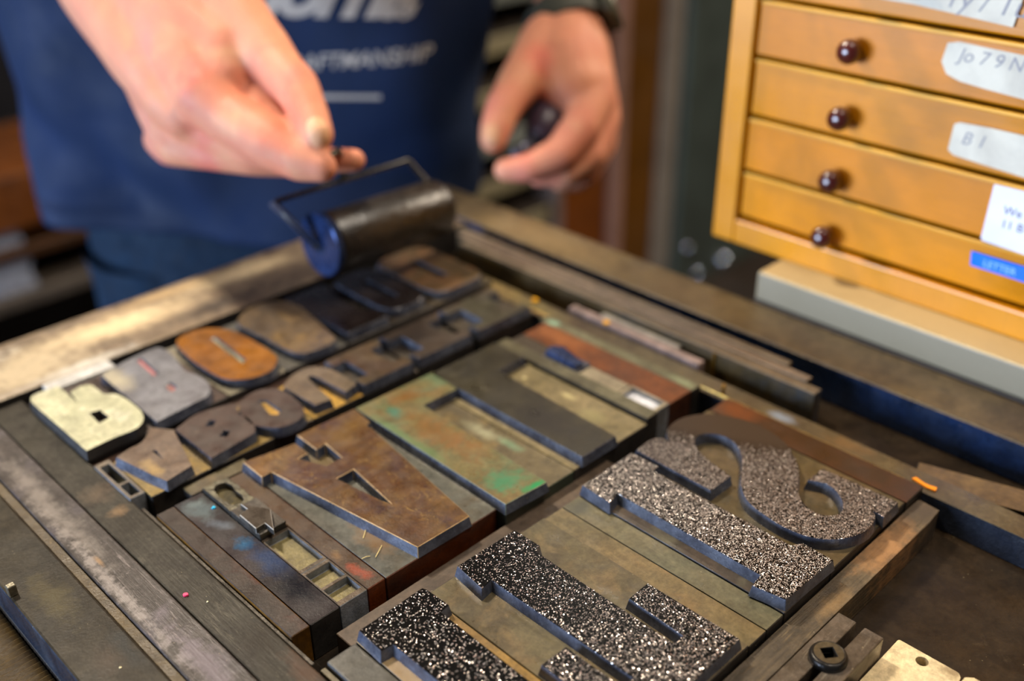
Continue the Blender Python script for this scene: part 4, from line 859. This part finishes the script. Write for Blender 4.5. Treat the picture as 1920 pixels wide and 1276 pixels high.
# object in the left hand
tl = thing('hand_tool', tuple(D(1015, 240, 762)), 'small dark purple-grey tool pinched in the hand at the right', 'tool')
V, F = tube([tuple(D(1040, 200, 775)), tuple(D(1022, 235, 764)), tuple(D(1005, 262, 758))], [12, 13.5, 9], 18); link_mesh('tool_grip', V, F, mat('purple_grip', '#3d2f3c', '#332833', rough=.4), None, tl, smooth=True)
V, F = tube([tuple(D(1000, 262, 756)), tuple(D(962, 290, 748))], [4, 3], 12); link_mesh('tool_shaft', V, F, mat('shaft', '#6c7080', rough=.3, metal=.7), None, tl, smooth=True)

# ------------------------------------------------------------------ ink roller
A0, A1 = D(606, 446, 640), D(820, 380, 672)
A0 = PY(612, 455, 468); A1 = PY(822, 388, 468)
ax = (A1 - A0).normalized(); mid = (A0 + A1) / 2
rol = thing('ink_roller', tuple(mid - Vector((0, 0, 17))), 'black ink roller in a thin wire frame held over the back line of type', 'ink roller')
def drum(a, b, r, bev=2.0, seg=48):
    d = (b - a); L = d.length; d.normalize(); u = d.orthogonal().normalized(); w_ = d.cross(u); V, F = [], []
    prof = [(0, r - bev), (bev * .4, r - bev * .3), (bev, r), (L - bev, r), (L - bev * .4, r - bev * .3), (L, r - bev)]
    for h, rr_ in prof:
        for k in range(seg): an = 2 * math.pi * k / seg; V.append(tuple(a + d * h + (u * math.cos(an) + w_ * math.sin(an)) * rr_))
    for j in range(len(prof) - 1):
        for k in range(seg): l = (k + 1) % seg; F.append((j * seg + k, j * seg + l, (j + 1) * seg + l, (j + 1) * seg + k))
    F.append(tuple(range(seg))); F.append(tuple((len(prof) - 1) * seg + k for k in range(seg))); return V, F
RR = 17.5
V, F = drum(A0, A1, RR); link_mesh('roller_drum', V, F, mat('ink_rubber', '#1d1712', '#2a221a', rough=.34, nscale=90, lo=.4, hi=.6, bump=.8, fscale=260, spec=.6), None, rol, smooth=True)
V, F = drum(A0 - ax * 5, A0 - ax * .6, RR + 1.2, .8); link_mesh('end_plate', V, F, mat('blue_sheen_steel', '#33456f', '#283658', rough=.25, metal=.65, bump=0, fine=0), None, rol, smooth=False)  # blue colour stands in for the reflection on glossy steel
V, F = drum(A1 + ax * .6, A1 + ax * 2.6, RR - 3, .8); link_mesh('end_plate', V, F, SIDE_BLACK, None, rol, smooth=False)
B0, B1 = PY(514, 378, 487), PY(768, 299, 487)
frm = mat('frame_steel', '#3c3c3a', '#4a4840', rough=.3, metal=.8, bump=0, fine=0)
V, F = tube([tuple(p) for p in (A0 - ax * 7, A0.lerp(B0, .5) - ax * 4, B0 + Vector((0, 0, -1.5)), B0 + ax * 2, B0.lerp(B1, .5), B1 - ax * 2, B1 + Vector((0, 0, -1.5)), A1.lerp(B1, .5) + ax * 3, A1 + ax * 4)], 1.5, 10)
link_mesh('wire_frame', V, F, frm, None, rol, smooth=True)
V, F = tube([tuple(A0 - ax * 8), tuple(A1 + ax * 5)], 2.2, 12); link_mesh('axle', V, F, frm, None, rol, smooth=True)
# flat arm at the left end
pa, pb_ = B0 - ax * 1.5, A0 - ax * 6.5
dn = (pb_ - pa).normalized(); nn = dn.cross(ax).normalized()
V = [tuple(p + nn * w_ + ax * t) for p in (pa, pb_ + dn * 6) for w_ in (-3.2, 3.2) for t in (-.8, .8)]
F = [(0, 1, 3, 2), (4, 5, 7, 6), (0, 1, 5, 4), (2, 3, 7, 6), (0, 2, 6, 4), (1, 3, 7, 5)]
link_mesh('side_arm', V, F, mat('arm_steel', '#4a5878', '#3a445c', rough=.25, metal=.7, bump=0, fine=0), None, rol)
mb = B0.lerp(B1, .47)
V, F = tube([tuple(p) for p in (mb, PY(646, 322, 484), PY(645, 300, 478), D(634, 282, 573), D(622, 290, 566), D(610, 296, 562))], 2.0, 12); link_mesh('handle_rod', V, F, frm, None, rol, smooth=True)

# ------------------------------------------------------------------ background
def wbox(nm, x0, x1, y0, y1, z0, z1, mt, parent=None, bevel=2): return boxm(nm, x0, x1, y0, y1, z0, z1, mt, parent, bevel)
rk = thing('type_case_rack', (1340, 1500, FL), 'tall dark rack with pale case fronts, behind the person', 'rack')
rkm = mat('rack_dark', '#1d150e', '#2a1e14', rough=.6, nscale=6, grain='X')
tanm = mat('case_front_tan', '#8a8065', '#746b54', rough=.5, nscale=8); grym = mat('case_front_grey', '#7f837c', '#6d7069', rough=.45, nscale=8)
wbox('side_panel', 1500, 1525, 1400, 1850, FL, 330, mat('pale_panel', '#7a6b66', '#5f5550', rough=.5, nscale=3), rk)
wbox('side_panel', 1130, 1155, 1400, 1850, FL, 330, rkm, rk); wbox('back_panel', 1155, 1500, 1830, 1850, FL, 330, rkm, rk); wbox('top_panel', 1130, 1525, 1400, 1850, 330, 350, rkm, rk)
z = -60; i = 0
while z > FL + 60:
    i += 1; wbox('type_case', 1160, 1497, 1405 + (i % 3) * 8, 1820, z - 30, z - 6, rkm, rk, 1)
    wbox('case_front', 1160 + (i * 37) % 40, 1497 - (i * 53) % 60, 1398 + (i % 3) * 8, 1404 + (i % 3) * 8, z - 44, z - 12, (tanm, grym, tanm)[i % 3], rk, 1)
    z -= 92
z = -4; i = 1
while z < 300:
    i += 1; wbox('type_case', 1160, 1497, 1405 + (i % 3) * 8, 1820, z - 30, z - 6, rkm, rk, 1); wbox('case_front', 1160 + (i * 37) % 40, 1497, 1398 + (i % 3) * 8, 1404 + (i % 3) * 8, z - 44, z - 12, (tanm, grym, tanm)[i % 3], rk, 1); z += 92
cbm = mat('brown_cabinet', '#3a2310', '#2f1c0d', rough=.45, nscale=4, grain='Z', gstr=.3)
wc = thing('wardrobe', (1780, 1600, FL), 'tall brown wooden cabinet behind the hand with the watch', 'cabinet')
xa = PY(1150, 100, 1420).x; xb = PY(1175, 100, 1420).x; xc = PY(1245, 100, 1420).x; xd = PY(1275, 100, 1420).x; xe = PY(1042, 100, 1420).x
wbox('door', xe + 12, xa, 1425, 1445, FL, 600, mat('door_brown', '#7a4216', '#63340f', rough=.45, nscale=4, grain='Z'), wc)
wbox('post', xa, xb, 1412, 1450, FL, 600, mat('post_pinkish', '#96766c', '#80645a', rough=.4, nscale=4), wc, 4)
wbox('door', xb, xc, 1425, 1445, FL, 600, mat('door_umber', '#6b451a', '#5a3a16', rough=.45, nscale=4, grain='Z'), wc)
wbox('post', xc, xd, 1412, 1450, FL, 600, mat('post_grey', '#80786e', '#6c645c', rough=.35, nscale=4), wc, 4)
wbox('carcass', xe + 12, xd, 1450, 1850, FL, 600, rkm, wc)
blk2 = mat('black_panel', '#3c4440', '#323834', rough=.45, nscale=6, fine=.1)
mc = thing('machine_cabinet', (2100, 1500, FL), 'black-green metal machine cabinet behind the yellow drawers', 'cabinet')
wbox('front_panel', xd + 2, 2900, 1395, 1415, FL, 600, blk2, mc, 3); wbox('carcass', xd + 2, 2900, 1416, 1850, FL, 600, blk2, mc)
chrome = mat('chrome', '#dde4ee', rough=.08, metal=1.0, fine=0, bump=0)
for (px, py, r) in ((1357, 487, 15), (1308, 512, 9), (1330, 535, 10), (1372, 528, 9), (1398, 560, 9), (1290, 465, 7)):
    c = PY(px, py, 1392); V, F = ellipsoid(c, (Vector((1, 0, 0)), Vector((0, 1, 0)), Vector((0, 0, 1))), (r, r * .9, r)); link_mesh('glint_ball', V, F, chrome, None, mc, smooth=True)  # made-up chrome balls, added to reflect light as bright glints
# left of the person
ls = thing('low_shelf', (650, 1950, FL), 'dark low shelf left of the person', 'shelf')
def atY(x, y, Y): return PY(x, y, Y)
p1 = atY(-60, 330, 1700); p2 = atY(95, 640, 1700)
sx0, sx1 = 250, 900
zA = atY(20, 400, 1700).z
wbox('shelf_board', sx0, sx1, 1720, 2000, atY(20, 470, 1720).z - 18, atY(20, 470, 1720).z, mat('shelf_brown', '#4a2c14', '#3a2412', rough=.5), ls)
wbox('shelf_board', sx0, sx1, 1720, 2000, atY(20, 560, 1720).z - 22, atY(20, 560, 1720).z, mat('shelf_grey', '#5a5148', '#4a433c', rough=.5), ls)
wbox('shelf_top', sx0, sx1, 1720, 2000, atY(20, 330, 1720).z - 90, atY(20, 330, 1720).z, mat('shelf_orange', '#6b3a12', '#552d10', rough=.5), ls)
wbox('side_panel', sx0 - 20, sx0, 1720, 2000, FL, atY(20, 330, 1720).z, rkm, ls); wbox('side_panel', sx1, sx1 + 20, 1720, 2000, FL, atY(20, 330, 1720).z, rkm, ls)
wbox('back_panel', sx0, sx1, 2001, 2015, FL, atY(20, 330, 1720).z, rkm, ls)
wht = mat('paper_stack', '#a9adb8', '#9498a4', rough=.6, nscale=60)
for (pxa, pxb, pyt, board, lab) in ((-25, 45, 392, 470, 'pale roll of paper on the upper board of the low shelf'), (-10, 76, 482, 560, 'pale stack of paper on the lower board of the low shelf')):
    zb = atY(20, board, 1720).z; xa_, xb_ = atY(pxa, board, 1740).x, atY(pxb, board, 1740).x; zt = min(atY(20, pyt, 1740).z, zb + 120)
    nS = 5; o = None
    t = thing('paper_stack', ((xa_ + xb_) / 2, 1820, zb + .5), lab, 'paper', 'stacks of paper on the low shelf')
    h = (zt - zb) / nS
    for k in range(nS): boxm('paper_bundle', xa_ + (k % 2) * 3, xb_ - (k % 3) * 3, 1735 + (k % 2) * 4, 1900, zb + .5 + k * h, zb + .5 + (k + 1) * h - .8, wht, t, 1)

# ------------------------------------------------------------------ light
def area(nm, loc, tgt, sx, sy, power, colr):
    l = bpy.data.lights.new(nm, 'AREA'); l.shape = 'RECTANGLE'; l.size = sx; l.size_y = sy; l.energy = power; l.color = colr
    o = bpy.data.objects.new(nm, l); COL.objects.link(o); o.location = M3(loc); d = M3(tgt) - M3(loc); o.rotation_euler = d.to_track_quat('-Z', 'Y').to_euler(); return o
dirl = Vector((-.06, .62, .78)); key = Vector((330, 140, 14)) + dirl * 1900
area('ceiling_lamp', key, (320, 200, 20), .12, .18, 40, (1, .86, .68))
area('window_light', (-3000, 1350, 330), (200, 330, 30), 1.7, 1.0, 270, (.58, .73, 1))
area('front_fill', (620, -80, 1750), (500, 600, 0), .6, .6, 26, (1, .88, .74))  # added fill for the person's front, no such source known
area('background_fill', (2600, 100, 1500), (1600, 1400, -200), .6, .6, 55, (1, .84, .66))  # added to brighten the dark furniture behind, no such source known
area('ceiling_lamp_small', (1350, 1100, 1250), (300, 220, 20), .22, .22, 1.6, (1, .9, .78))
wd = bpy.data.worlds.new('world'); SC.world = wd; wd.use_nodes = True
wd.node_tree.nodes['Background'].inputs[0].default_value = (.75, .70, .66, 1); wd.node_tree.nodes['Background'].inputs[1].default_value = .14
SC.view_settings.view_transform = 'Standard'; SC.view_settings.look = 'None'; SC.view_settings.gamma = 1; SC.view_settings.use_curve_mapping = False
SC.view_settings.exposure = -0.05
for o in bpy.data.objects:
    if '_o' in o.keys(): del o['_o']
